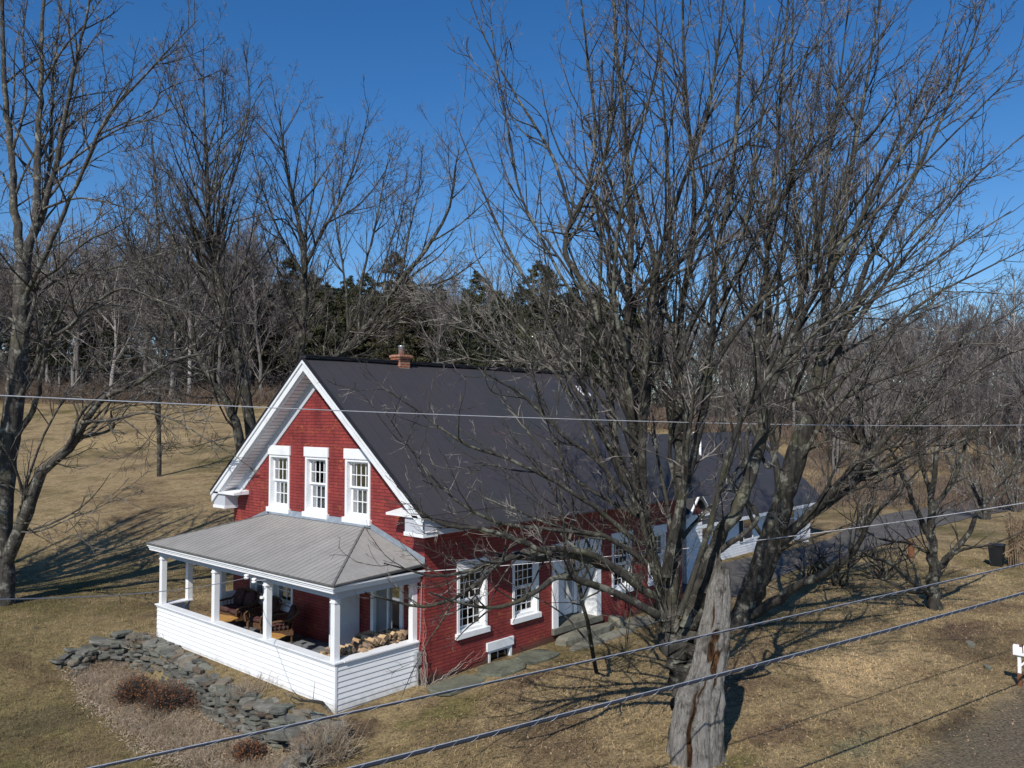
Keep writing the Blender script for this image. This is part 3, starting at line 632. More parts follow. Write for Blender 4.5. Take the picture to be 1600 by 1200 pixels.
# white clapboard wing ----------------------------------------------------
EY, ER, EX1 = 2.7, 6.0, 29.6
ew = MB(lambda p: (p[0], EY-p[1], p[2])); laps(ew, L+.02, EX1, -.2, 2.1, 20, 0, .018); ew.tf = None
ew.box(L+.02, EX1-.02, EY+.02, EY+.05, -.3, 2.1); ew.quad((EX1, EY, -.3), (EX1, 9.3, -.3), (EX1, 9.3, 2.0), (EX1, EY, 2.0)); ew.add([(EX1, EY, 2.0), (EX1, 9.3, 2.0), (EX1, ER, 5.35)], [(0,1,2)])
ew.quad((L, 9.3, -.3), (EX1, 9.3, -.3), (EX1, 9.3, 2), (L, 9.3, 2)); ew.box(EX1-.1, EX1+.03, EY-.03, EY+.02, -.25, 2.05)
ew.build('clapboard_wall', M['white'], HOUSE)
er = MB(); z0 = 1.85; sl_ = (5.5-z0)/(ER-2.3)
er.add([(L+.02, 2.3, z0), (30.7, 2.3, z0), (30.7, ER, 5.5), (L+.02, ER, 5.5), (L+.02, 2.3, z0-.1), (30.7, 2.3, z0-.1), (30.7, ER, 5.4), (L+.02, ER, 5.4), (L+.02, 9.7, z0), (30.7, 9.7, z0), (30.7, 9.7, z0-.1)],
       [(0,1,2,3), (4,7,6,5), (0,4,5,1), (1,5,6,2), (3,2,9,8), (2,6,10,9)])
ERO = er.build('wing_roof', M['roof'], HOUSE)
er = MB(); er.box(L+.03, 30.6, 2.27, 2.3, z0-.16, z0-.02); er.build('fascia', M['white'], ERO)
for (xa_, wd_) in ((21.9, 1.0), (14.0, .9), (17.6, .9), (26.6, 1.0)):
    m = MB(lambda p: (p[0], EY-.03-p[1], p[2])); m.box(xa_, xa_+.07, 0, .03, .62, 1.72); m.box(xa_+wd_-.07, xa_+wd_, 0, .03, .62, 1.72); m.box(xa_+.07, xa_+wd_-.07, 0, .03, 1.65, 1.72); m.box(xa_+.07, xa_+wd_-.07, 0, .04, .62, .7); m.box(xa_+.07, xa_+wd_-.07, 0, .025, 1.15, 1.2)
    wo = m.build('window', M['white'], HOUSE); m = MB(lambda p: (p[0], EY-.03-p[1], p[2])); m.box(xa_+.07, xa_+wd_-.07, .0, .012, .7, 1.65); m.build('pane', M['glass_dark'], wo); m = MB(lambda p: (p[0], EY-.03-p[1], p[2])); m.box(xa_+.07, xa_+wd_-.07, -.005, -.001, .7, 1.65); m.build('unlit_room_panel', M['unlit'], wo)  # dark sheet on the wall behind each pane replaces the shade of a room
    m = MB(lambda p: (p[0], EY-.03-p[1], p[2])); m.box(xa_-.32, xa_-.02, 0, .03, .6, 1.72)
    for k in range(12): m.box(xa_-.3, xa_-.04, .03, .04, .64+k*.088, .68+k*.088)
    m.build('shutter', M['darkgreen'], HOUSE)
# little gabled entry on the wing
gx0, gx1, gy = 14.25, 15.7, 1.25; gm = (gx0+gx1)/2
m = MB(lambda p: (p[0], gy-p[1], p[2])); laps(m, gx0+.12, gx1-.12, -.2, 2.55, 20, 0, .018); m.tf = None; m.box(gx0+.12, gx0+.2, gy, EY, -.2, 2.55); m.box(gx1-.2, gx1-.12, gy, EY, -.2, 2.55); m.build('entry_wall', M['white'], HOUSE)
m = MB(); m.add([(gx0+.1, gy-.02, 2.55), (gx1-.1, gy-.02, 2.55), (gm, gy-.02, 3.3)], [(0,1,2)]); m.build('entry_gable', M['brick'], HOUSE)
m = MB(); m.add([(gx0-.1, gy-.25, 2.66), (gm, gy-.25, 3.45), (gm, 3.9, 3.45), (gx0-.1, 3.1, 2.66), (gx1+.1, gy-.25, 2.66), (gx1+.1, 3.1, 2.66)], [(0,1,2,3), (1,4,5,2)]); m.build('entry_roof', M['roof'], HOUSE)
m = MB(); m.bar((gx0-.1, gy-.26, 2.6), (gm, gy-.26, 3.4), .05, .12, (0, 1, .01)); m.bar((gm, gy-.26, 3.4), (gx1+.1, gy-.26, 2.6), .05, .12, (0, 1, .01)); m.box(gx0-.08, gx0+.25, gy-.24, gy-.02, 2.5, 2.62); m.box(gx1-.25, gx1+.08, gy-.24, gy-.02, 2.5, 2.62); m.build('rake_board', M['white'], HOUSE)
q = raypt(1094, 705, 1, 5.0); zq = z0+sl_*(5.0-2.3)
m = MB(); m.lathe((q[0], 5.0, zq-.1), [(.09, 0), (.06, .12), (.055, 1.15), (.05, 1.15)], 10); m.build('vent_pipe', M['porcelain'], HOUSE, smooth_=True)

# ------------------------------------------------------------------ walk and steps
rng = np.random.default_rng(11)
def slab_stone(mb, c, sx, sy, sz, rz, rng, n=9, irr=.16, tilt=.05):
    """a flat irregular stone"""
    a = np.sort(rng.uniform(0, 2*pi, n)); a = np.linspace(0, 2*pi, n, endpoint=False)+rng.uniform(-.25, .25, n)
    rad = 1+rng.uniform(-irr, irr, n); p = 3.5
    ca, sa = np.cos(a), np.sin(a); k = 1/(np.abs(ca)**p+np.abs(sa)**p)**(1/p)
    X = ca*k*rad*sx/2; Y = sa*k*rad*sy/2; tx, ty = rng.normal(0, tilt, 2)
    vs = []
    for (f_, z) in ((.86, -.5), (1, -.3), (1.0, .28), (.93, .5)):
        jj = rng.uniform(.95, 1.05, n)
        for i in range(n):
            x, y = X[i]*f_*jj[i], Y[i]*f_*jj[i]; zz = z*sz*(1+rng.uniform(-.1, .1))+x*tx+y*ty
            vs.append((c[0]+x*cos(rz)-y*sin(rz), c[1]+x*sin(rz)+y*cos(rz), c[2]+zz))
    fs = [(l*n+i, l*n+(i+1) % n, (l+1)*n+(i+1) % n, (l+1)*n+i) for l in range(3) for i in range(n)]+[tuple(range(n-1, -1, -1)), tuple(range(3*n, 4*n))]
    mb.add(vs, fs)
for i, (x, y, sx, sy) in enumerate(((.55, -.55, 1.5, .85), (2.05, -.6, 1.45, .9), (3.45, -.58, 1.3, .85), (8.3, -.6, 1.6, .9))):
    m = MB(); z = float(terrain(x, y)); slab_stone(m, (x, y, max(z, -.12)+.01), sx, sy, .12, rng.uniform(-.04, .04), rng, 11, .07, .01)
    lab = ['worn stone slab of the walk nearest the porch corner', 'worn stone slab under the white framed basement window', 'worn stone slab between basement window and entrance steps', 'mossy stone slab beyond the entrance steps'][i]
    tag(m.build('walk_slab', M['slab'], None, .01), lab, 'stone slab', 'stone slabs laid along the brick wall')
steps = empty('stone_steps', (5.9, -.6, 0), 'mossy grey stone steps rising to the white front door', 'steps')
for (x0, x1, y0, y1, z0_, z1_) in ((4.7, 7.2, -.62, -.1, -.1, .2), (4.5, 7.6, -1.1, -.64, -.15, .06), (6.3, 8.0, -1.55, -1.12, -.2, -.02), (7.25, 7.6, -.62, -.1, -.1, .3)):
    m = MB(); slab_stone(m, ((x0+x1)/2, (y0+y1)/2, (z0_+z1_)/2), x1-x0, y1-y0, z1_-z0_, 0, rng, 12, .04, .005); m.build('step', M['slab'], steps, .01)

# ------------------------------------------------------------------ dry stone wall
rng = np.random.default_rng(21)
wpath = np.array([(-4.75, 9.35), (-4.2, 9.75), (-3.55, 9.85), (-2.95, 9.35), (-2.85, 8.2), (-2.9, 7), (-3.05, 5.6), (-3.2, 4.4), (-3.35, 3.2), (-3.4, 2.2), (-3.4, 1.2), (-3.25, .3), (-3.2, -.45), (-3.75, -.95)])
seg = np.linalg.norm(np.diff(wpath, axis=0), axis=1); cum = np.r_[0, np.cumsum(seg)]
def wp(s): 
    return np.array([np.interp(s, cum, wpath[:, 0]), np.interp(s, cum, wpath[:, 1])])
sw = MB(); S = cum[-1]
for course in range(12):
    s = rng.uniform(0, .3)
    while s < S:
        ln = rng.uniform(.2, .55) if s < S-2 else rng.uniform(.4, .8)
        p0 = wp(s+ln/2); tt = wp(s+ln)-wp(s); rz = math.atan2(tt[1], tt[0])
        topz = np.interp(s, [0, 1.2, 2.4, S-2, S], [-.3, .0, .06, .02, -.2]); z = -.86+course*.082+rng.uniform(-.02, .02)
        if z < topz:
            nrm = np.array([-tt[1], tt[0]])/np.linalg.norm(tt); batter = (.0-z)*.22
            for layer in (0, 1):
                off = (-.17+batter*-1 if layer == 0 else .2)+rng.uniform(-.06, .06)
                c = p0+nrm*(-off if s > 2.2 else off)*1.0
                if s > 2.2: c = p0+np.array([-1, 0])*(batter*.6+.02 if layer == 0 else -.26)+rng.uniform(-.05, .05, 2)
                big = z > topz-.1
                slab_stone(sw, (c[0], c[1], z), ln*rng.uniform(.95, 1.15), rng.uniform(.22, .4), rng.uniform(.06, .1), rz+rng.uniform(-.3, .3), rng, 9, .24, .09 if not big else .13)
        s += ln*.93
for k in range(26):   # capstones and tumbled stones
    s = rng.uniform(1.5, S); p0 = wp(s); slab_stone(sw, (p0[0]+rng.uniform(-.05, .3), p0[1]+rng.uniform(-.2, .2), rng.uniform(-.02, .1)-(.15 if s > S-1.5 else 0)), rng.uniform(.3, .6), rng.uniform(.22, .38), rng.uniform(.05, .09), rng.uniform(0, 3), rng, 10, .22, .12)
for (x, y, z, a, b, c_) in ((-3.55, -.55, -.25, .75, .5, .28), (-3.95, -.75, -.5, .7, .55, .3), (-3.35, -.75, -.2, .6, .5, .22), (-4.2, -.9, -.62, .7, .5, .25), (-3.0, -.6, -.12, .6, .45, .2), (-3.6, .2, -.2, .7, .5, .2)):
    slab_stone(sw, (x, y, z), a, b, c_, rng.uniform(0, 3), rng, 9, .18, .1)
slab_stone(sw, (-3.05, 9.55, .1), .75, .45, .1, .5, rng, 12, .1, .03)
tag(sw.build('stone_wall', M['stone']), 'low dry stone wall of flat grey fieldstones along the porch', 'stone wall')
for (uu, vv, sc, lab) in ((1517, 1010, .3, 'small pale green stone lying on dry grass right of the apple tree'), (1543, 1046, .22, 'small flat grey stone on the verge beside the mailbox'), (1257, 846, .5, 'white rock at the corner of the clapboard wing')):
    q = ground_at(uu, vv); m = MB(); slab_stone(m, (q[0], q[1], q[2]+.04), sc, sc*.7, sc*.45, .6, rng, 9, .15, .05)
    tag(m.build('rock', M['slab'] if uu > 1500 else M['porcelain'], None, .02), lab, 'rock')

# ------------------------------------------------------------------ firewood
rng = np.random.default_rng(8)
protos = []
for k in range(5):
    m = bpy.data.meshes.new('firewood_log'); n = [3, 4, 5, 4, 6][k]; a = np.linspace(0, 2*pi, n, endpoint=False)+rng.uniform(-.3, .3, n); rd = rng.uniform(.055, .085, n)
    V = []; 
    for x in (-.2, 0, .2):
        for i in range(n): V.append((x, rd[i]*cos(a[i])*(1+rng.uniform(-.06, .06)), rd[i]*sin(a[i])))
    m.from_pydata(V, [], [(l*n+i, l*n+(i+1) % n, (l+1)*n+(i+1) % n, (l+1)*n+i) for l in range(2) for i in range(n)]+[tuple(range(n-1, -1, -1)), tuple(range(2*n, 3*n))])
    m.materials.append(M['log']); m.materials.append(M['log_bark'])
    for pz in m.polygons: pz.material_index = 1 if (len(pz.vertices) == 4 and pz.index % n == 0) else 0
    m.update(); protos.append(m)
def put_log(x, y, z, rz):
    o = link('firewood_log', protos[rng.integers(5)], None, (x, y, z)); o.rotation_euler = (rng.uniform(0, 6), rng.uniform(-.12, .12), rz); o.scale = (rng.uniform(.85, 1.1),)*3
    tag(o, 'split firewood log in the stack inside the porch half wall', 'firewood log', 'split firewood stacked on the porch')
for row in range(11):
    for i in range(15):
        x = -2.12+i*.135+rng.uniform(-.03, .03); z = .31+row*.095+rng.uniform(-.015, .015)
        hgt = 1.08+.07*sin(x*5)+.09*(x+2.2)
        if z < hgt and (row >= 5):
            put_log(x, .62+rng.uniform(-.07, .07)+(.05 if row == 8 else 0), z, pi/2+rng.normal(0, .1))
            if row >= 6 and z < hgt-.08: put_log(x+.05, 1.0+rng.uniform(-.07, .07), z-.03, pi/2+rng.normal(0, .2))
for row in range(8):
    for i in range(7):
        y = .95+i*.14; z = .31+row*.095
        if z < 1.02-.075*i and (row > 3 or i > 2): put_log(-2.05+rng.uniform(-.05, .05), y+rng.uniform(-.03, .03), z, rng.normal(0, .12))
m = MB(); m.box(-2.25, -.1, .4, .85, .255, .66); m.box(-2.25, -1.85, .85, 1.4, .255, .56); tag(m.build('firewood_rack', M['log_bark']), 'low dark timber rack holding the firewood stack', 'rack')
cv = MB(); slab_stone(cv, (-.35, .75, 1.1), .5, .5, .16, 0, rng, 10, .1, .1); tag(cv.build('tarp', M['slab'], None, .02), 'folded grey tarp resting on the far end of the firewood', 'tarp')

# ------------------------------------------------------------------ porch furniture
FZ = .25
def cushion(mb, c, sx, sy, sz, tilt=0, rz=0):
    n = 10; 
    for sgn in (1,):
        vs = []; 
        for th in np.linspace(-pi/2, pi/2, 7):
            for ph in np.linspace(0, 2*pi, 16, endpoint=False):
                f_ = lambda v, e=.45: math.copysign(abs(v)**e, v)
                x = sx/2*f_(cos(th), .35)*f_(cos(ph)); y = sy/2*f_(cos(th), .35)*f_(sin(ph)); z = sz/2*f_(sin(th), .8)
                x, z = x*cos(tilt)+z*sin(tilt), -x*sin(tilt)+z*cos(tilt); x, y = x*cos(rz)-y*sin(rz), x*sin(rz)+y*cos(rz)
                vs.append((c[0]+x, c[1]+y, c[2]+z))
        mb.add(vs, [(i*16+j, i*16+(j+1) % 16, (i+1)*16+(j+1) % 16, (i+1)*16+j) for i in range(6) for j in range(16)])
def wicker_seat(name, loc, wd, rz, lab, cat, nc=1):
    t = empty(name, (loc[0], loc[1], FZ), lab, cat)
    def T(p): 
        x, y = p[0]*cos(rz)-p[1]*sin(rz), p[0]*sin(rz)+p[1]*cos(rz); return (x+loc[0], y+loc[1], p[2]+FZ)
    b = MB(T); b.box(-.3, .3, -wd/2, wd/2, .22, .36)
    for k in range(12): y = -wd/2+wd*k/11; b.tube([(.25, y, .36), (.3, y, .6), (.42, y, .85+.08*sin(pi*k/11))], .014, 5)
    b.tube([(.42, -wd/2+wd*k/11, .86+.09*sin(pi*k/11)) for k in range(12)], .03, 8)
    b.build('wicker_frame', M['wicker'], t)
    for s in (-1, 1):
        a = MB(T); a.tube([(-.32, s*wd/2, .36), (-.34, s*(wd/2+.04), .56), (-.2, s*(wd/2+.05), .62), (.2, s*(wd/2+.04), .64), (.42, s*wd/2, .8)], .032, 8)
        for k in range(6): a.tube([(-.28+k*.11, s*wd/2, .34), (-.28+k*.11, s*(wd/2+.04), .61)], .011, 5)
        a.build('arm', M['wicker'], t)
    for sx_ in (-.26, .26):
        for s in (-1, 1): a = MB(T); a.tube([(sx_, s*(wd/2-.05), 0.0), (sx_, s*(wd/2-.05), .24)], .025, 8); a.build('leg', M['wicker'], t)
    for k in range(nc):
        y = -wd/2+wd*(k+.5)/nc
        c_ = MB(T); cushion(c_, (-.02, y, .43), .56, wd/nc*.94, .15); c_.build('seat_cushion', M['cushion'], t, smooth_=True)
        c_ = MB(T); cushion(c_, (.29, y, .7), .16, wd/nc*.9, .5, .28); c_.build('back_cushion', M['cushion'], t, smooth_=True)
    return t
wicker_seat('wicker_sofa', (-.6, 7.55), 1.15, 0, 'brown wicker sofa with dark floral cushions against the brick wall', 'sofa', 2)
wicker_seat('wicker_armchair', (-.75, 4.95), .68, -.5, 'brown wicker armchair with dark floral cushions in the middle of the porch', 'armchair')
wicker_seat('wicker_armchair', (-.65, 6.05), .62, .15, 'brown wicker armchair with floral cushions between sofa and middle post', 'armchair')
def low_table(x, y, sx, sy, hgt, lab):
    t = empty('coffee_table', (x, y, FZ), lab, 'table')
    m = MB(); slab_stone(m, (x, y, FZ+hgt), sx, sy, .035, .1, np.random.default_rng(2), 8, .02, 0); m.build('table_top', M['tabletop'], t)
    m = MB(); m.box(x-sx*.33, x+sx*.33, y-sy*.33, y+sy*.33, FZ+.12, FZ+.14); m.build('shelf', M['tabletop'], t)
    for a in (-1, 1):
        for b in (-1, 1): m = MB(); m.tube([(x+a*sx*.36, y+b*sy*.36, FZ), (x+a*sx*.34, y+b*sy*.34, FZ+hgt-.018)], .02, 8); m.build('leg', M['wicker'], t)
low_table(-1.4, 6.9, .6, .95, .42, 'low coffee table with varnished golden wood top behind the porch rail')
low_table(-1.35, 4.35, .5, .6, .36, 'small wooden side table with slatted top in front of the armchair')

# ------------------------------------------------------------------ mailbox, bin, posts
q = ground_at(1594, 1072); mb_ = empty('mailbox', tuple(q), 'white mailbox on a thin white post at the road edge', 'mailbox')
m = MB(); m.box(q[0]-.045, q[0]+.045, q[1]-.045, q[1]+.045, q[2], q[2]+.3); m.build('post_foot', M['rotwood'], mb_)
m = MB(); m.box(q[0]-.035, q[0]+.035, q[1]-.035, q[1]+.035, q[2]+.3, q[2]+.72); m.bar((q[0], q[1], q[2]+.45), (q[0], q[1]-.25, q[2]+.72), .04, .04, (1, 0, 0)); m.build('post', M['mail'], mb_)
m = MB(); pr = [(-.09, 0), (.09, 0), (.09, .14), (.075, .19), (.04, .225), (0, .235), (-.04, .225), (-.075, .19), (-.09, .14)]
y0_, y1_ = q[1]-.42, q[1]+.12; vs = [(q[0]+a, y0_, q[2]+.72+b) for a, b in pr]+[(q[0]+a, y1_, q[2]+.72+b) for a, b in pr]; n = len(pr)
m.add(vs, [(i, (i+1) % n, n+(i+1) % n, n+i) for i in range(n)]+[tuple(range(n-1, -1, -1)), tuple(range(n, 2*n))]); m.build('box', M['mail'], mb_, .006)
m = MB(); m.box(q[0]-.1, q[0]-.092, q[1]-.1, q[1]-.08, q[2]+.8, q[2]+1.0); m.box(q[0]-.1, q[0]-.092, q[1]-.1, q[1]-.02, q[2]+.95, q[2]+1.0); m.build('flag', M['rotwood'], mb_)
q = ground_at(1424, 872); m = MB(); m.lathe(tuple(q), [(.14, 0), (.13, .7), (.1, .75), (.02, .78)], 9); tag(m.build('wooden_post', M['rotwood']), 'short reddish brown post standing in the dry field', 'post')
q = ground_at(1558, 884); bi = empty('rubbish_bin', tuple(q), 'black bin standing beside a bundle of dry corn stalks', 'bin')
m = MB(); m.add([(q[0]+a*.28*s, q[1]+b*.28*s, q[2]+z) for z, s in ((0, .8), (.85, 1)) for a, b in ((-1,-1),(1,-1),(1,1),(-1,1))], [(0,1,2,3),(4,7,6,5),(0,4,5,1),(1,5,6,2),(2,6,7,3),(3,7,4,0)]); m.build('body', M['binplastic'], bi, .02)
m = MB(); m.box(q[0]-.31, q[0]+.31, q[1]-.31, q[1]+.31, q[2]+.853, q[2]+.92); m.build('lid', M['binplastic'], bi, .02)
rng = np.random.default_rng(31)
q = ground_at(1588, 886); m = MB()
for k in range(90):
    a = rng.uniform(0, 6.28); r0 = rng.uniform(0, .35); b = q+np.array([r0*cos(a), r0*sin(a), 0]); t = q+np.array([.25*cos(a)*rng.uniform(.3, 2), .25*sin(a)*rng.uniform(.3, 2), rng.uniform(1.4, 2.4)])
    md = (b+t)/2+rng.normal(0, .05, 3); m.tube([b, md, t], [.015, .012, .006], 4, False)
    for j in range(3): c_ = b+(t-b)*rng.uniform(.3, 1); e_ = c_+np.array([rng.normal(0, .2), rng.normal(0, .2), -rng.uniform(.1, .4)]); m.add([tuple(c_+(0, 0, .03)), tuple(c_-(0, 0, .03)), tuple(e_)], [(0,1,2)])
tag(m.build('corn_stalks', M['stalks']), 'upright bundle of dry tan corn stalks beside the black bin', 'corn stalks')

# ------------------------------------------------------------------ overhead wires
def wire_pts(A, B, sag, ext=1.2, n=60):
    A = np.array(A); B = np.array(B); t = np.linspace(-ext, 1+ext*.9, n)[:, None]
    P_ = A+(B-A)*t; P_[:, 2] += sag*((t[:, 0]-.5)**2*4-1)*.25; return P_
def along(u0, v0, d0, u1, v1, az=56.3):
    """second point of a straight wire that leaves (u0, v0, d0) at azimuth az right of the view"""
    A = at(u0, v0, d0); D = cos(RAD(az))*np.array([FH[0], FH[1], 0])+sin(RAD(az))*RT
    # find the distance along D at which it is seen at u1
    lo, hi = 0, 200
    for _ in range(60):
        mid = (lo+hi)/2; p_ = A+D*mid-CAM; u = 800+F*1600*(p_@RT)/(p_@FW)
        if u < u1: lo = mid
        else: hi = mid
    dep = (A+D*lo-CAM)@FW; return A, at(u1, v1, dep)
def cable(name, lab, A, B, r, sag, strand=0, lash=True, ext=1.2):
    P_ = wire_pts(A, B, sag, ext); t = empty(name, tuple(P_[0]), lab, 'cable', 'cables strung across the yard')
    m = MB(); m.tube(P_, r, 10); m.build('cable', M['cable'], t, smooth_=True)
    m = MB(); m.tube(P_+np.array([0, 0, r+strand]), strand, 6); m.build('strand', M['strand'], t, smooth_=True)
    if lash:
        k = 1500; T = np.linspace(0, len(P_)-1, k); C_ = np.stack([np.interp(T, np.arange(len(P_)), P_[:, i]) for i in range(3)], 1)
        ph = np.linspace(0, 2*pi*k/9, k); dr = (B-A)/np.linalg.norm(B-A); s1 = np.cross(dr, (0, 0, 1)); s1 /= np.linalg.norm(s1); s2 = np.cross(s1, dr)
        Q = C_+(r+.004)*(np.cos(ph)[:, None]*s1+np.sin(ph)[:, None]*s2); m = MB(); m.tube(Q, .0022, 3); m.build('lashing', M['strand'], t)
A, B = along(150, 1200, 8.2, 1600, 881); cable('utility_cable', 'black cable under a bright steel strand, the upper of the two thick low cables', A, B, .011, .12, .006)
A, B = along(560, 1200, 8.2, 1600, 927); cable('utility_cable', 'thickest black cable with spiral lashing, the lower of the two thick low cables', A, B, .02, .12, .006)
def thin(lab, P_, r):
    m = MB(); m.tube(P_, r, 6); tag(m.build('power_line', M['wire_pale'], None, smooth_=True), lab, 'wire', 'thin wires strung across the yard')
A, B = along(0, 618, 9.5, 1600, 664, 56.3); thin('thin pale wire crossing in front of the roof, highest of the wires', wire_pts(A, B, .55), .0075)
q1 = raypt(385, 903, 0, ex-.06); A = at(-60, 937, 8.5); t = np.linspace(0, 1.15, 30)[:, None]; P_ = q1+(A-q1)*t; P_[:, 2] -= .12*4*t[:, 0]*(1-t[:, 0]); thin('thin pale service wire running left from the porch fascia', P_, .008)
q2 = raypt(397, 907, 0, ex-.06); B = at(1660, 776, 19); P_ = q2+(B-q2)*t; P_[:, 2] -= .30*4*t[:, 0]*(1-t[:, 0]); thin('thin pale service wire running right from the porch fascia past the windows', P_, .0085)

# ------------------------------------------------------------------ trees
def resample(P, n):
    P = np.asarray(P, float); k = len(P)
    Q = np.vstack([2*P[0]-P[1], P, 2*P[-1]-P[-2]]); out = []
    for t in np.linspace(0, k-1-1e-6, n):
        i = int(t); f = t-i; a, b, c, d = Q[i], Q[i+1], Q[i+2], Q[i+3]
        out.append(.5*((2*b)+(-a+c)*f+(2*a-5*b+4*c-d)*f*f+(-a+3*b-3*c+d)*f**3))
    return np.array(out)
def norm(v): return v/np.maximum(np.linalg.norm(v, axis=-1, keepdims=True), 1e-9)
def tubes(P, R, s):
    """P (N,K,3), R (N,K) -> vertices, quads"""
    N, K, _ = P.shape
    T = norm(np.gradient(P, axis=1)); ref = np.where(np.abs(T[:, 0, 2:3]) > .8, np.array([[1., .1, 0]]), np.array([[0., .1, 1]]))
    U = norm(ref[:, None, :]-T*np.sum(ref[:, None, :]*T, -1, keepdims=True)); V = np.cross(T, U)
    a = np.arange(s)*2*pi/s
    ring = P[:, :, None, :]+R[:, :, None, None]*(np.cos(a)[None, None, :, None]*U[:, :, None, :]+np.sin(a)[None, None, :, None]*V[:, :, None, :])
    verts = ring.reshape(-1, 3)
    n, k, j = np.meshgrid(np.arange(N), np.arange(K-1), np.arange(s), indexing='ij'); b = n*K*s
    q = np.stack([b+k*s+j, b+k*s+(j+1) % s, b+(k+1)*s+(j+1) % s, b+(k+1)*s+j], -1).reshape(-1, 4)
    return verts, q
class Geo:
    def __init__(s): s.v = []; s.q = []; s.n = 0
    def add(s, P, R, k):
        if len(P) == 0: return
        v, q = tubes(P, R, k); s.v.append(v); s.q.append(q+s.n); s.n += len(v)
    def mesh(s, name, mat, sm=True): return raw_mesh(name, np.vstack(s.v), np.vstack(s.q), mat, sm)
def sprout(P, R, rng, per_m, ratio, ang, K, up, wig, rmin, t0=.2, rk=.6, lmin=.1, lmax=99, fan=None, pw=.8):
    """side branches of the branches P (N,K,3), R (N,K)"""
    N, Kp, _ = P.shape; L = np.linalg.norm(np.diff(P, axis=1), axis=2).sum(1)
    cnt = rng.poisson(np.clip(per_m*L*(1-t0), 0, 60)); idx = np.repeat(np.arange(N), cnt); n = len(idx)
    if n == 0: return np.zeros((0, K, 3)), np.zeros((0, K))
    t = t0+(1-t0)*rng.random(n)**.85; f = t*(Kp-1); i = np.minimum(f.astype(int), Kp-2); fr = (f-i)[:, None]
    p = P[idx, i]*(1-fr)+P[idx, i+1]*fr; d = norm(P[idx, i+1]-P[idx, i]); r = R[idx, i]*(1-fr[:, 0])+R[idx, i+1]*fr[:, 0]
    rnd = rng.normal(size=(n, 3)); perp = norm(rnd-d*np.sum(rnd*d, -1, keepdims=True))
    th = np.radians(np.clip(rng.normal(ang, 10, n), 12, 95))[:, None]; d = norm(d*np.cos(th)+perp*np.sin(th))
    ln = np.clip(ratio*L[idx]**pw*(1.15-.75*t)*rng.uniform(.55, 1.35, n), lmin, lmax); rr = np.minimum(r*rk, ln*.0115+rmin*.6)
    out = [p]; w_ = norm(rng.normal(size=(n, 3)))*wig*.5
    for k in range(K-1):
        p = p+d*(ln/(K-1))[:, None]; out.append(p)
        d = norm(d+np.array([0, 0, up])+w_*rng.choice([-1, 1], (n, 1))*.6+rng.normal(size=(n, 3))*wig)
    Pn = np.stack(out, 1); tp = np.linspace(0, 1, K)[None, :]; Rn = np.maximum(rr[:, None]*(1-tp*.8), rmin*(1-.35*tp))
    return Pn, Rn
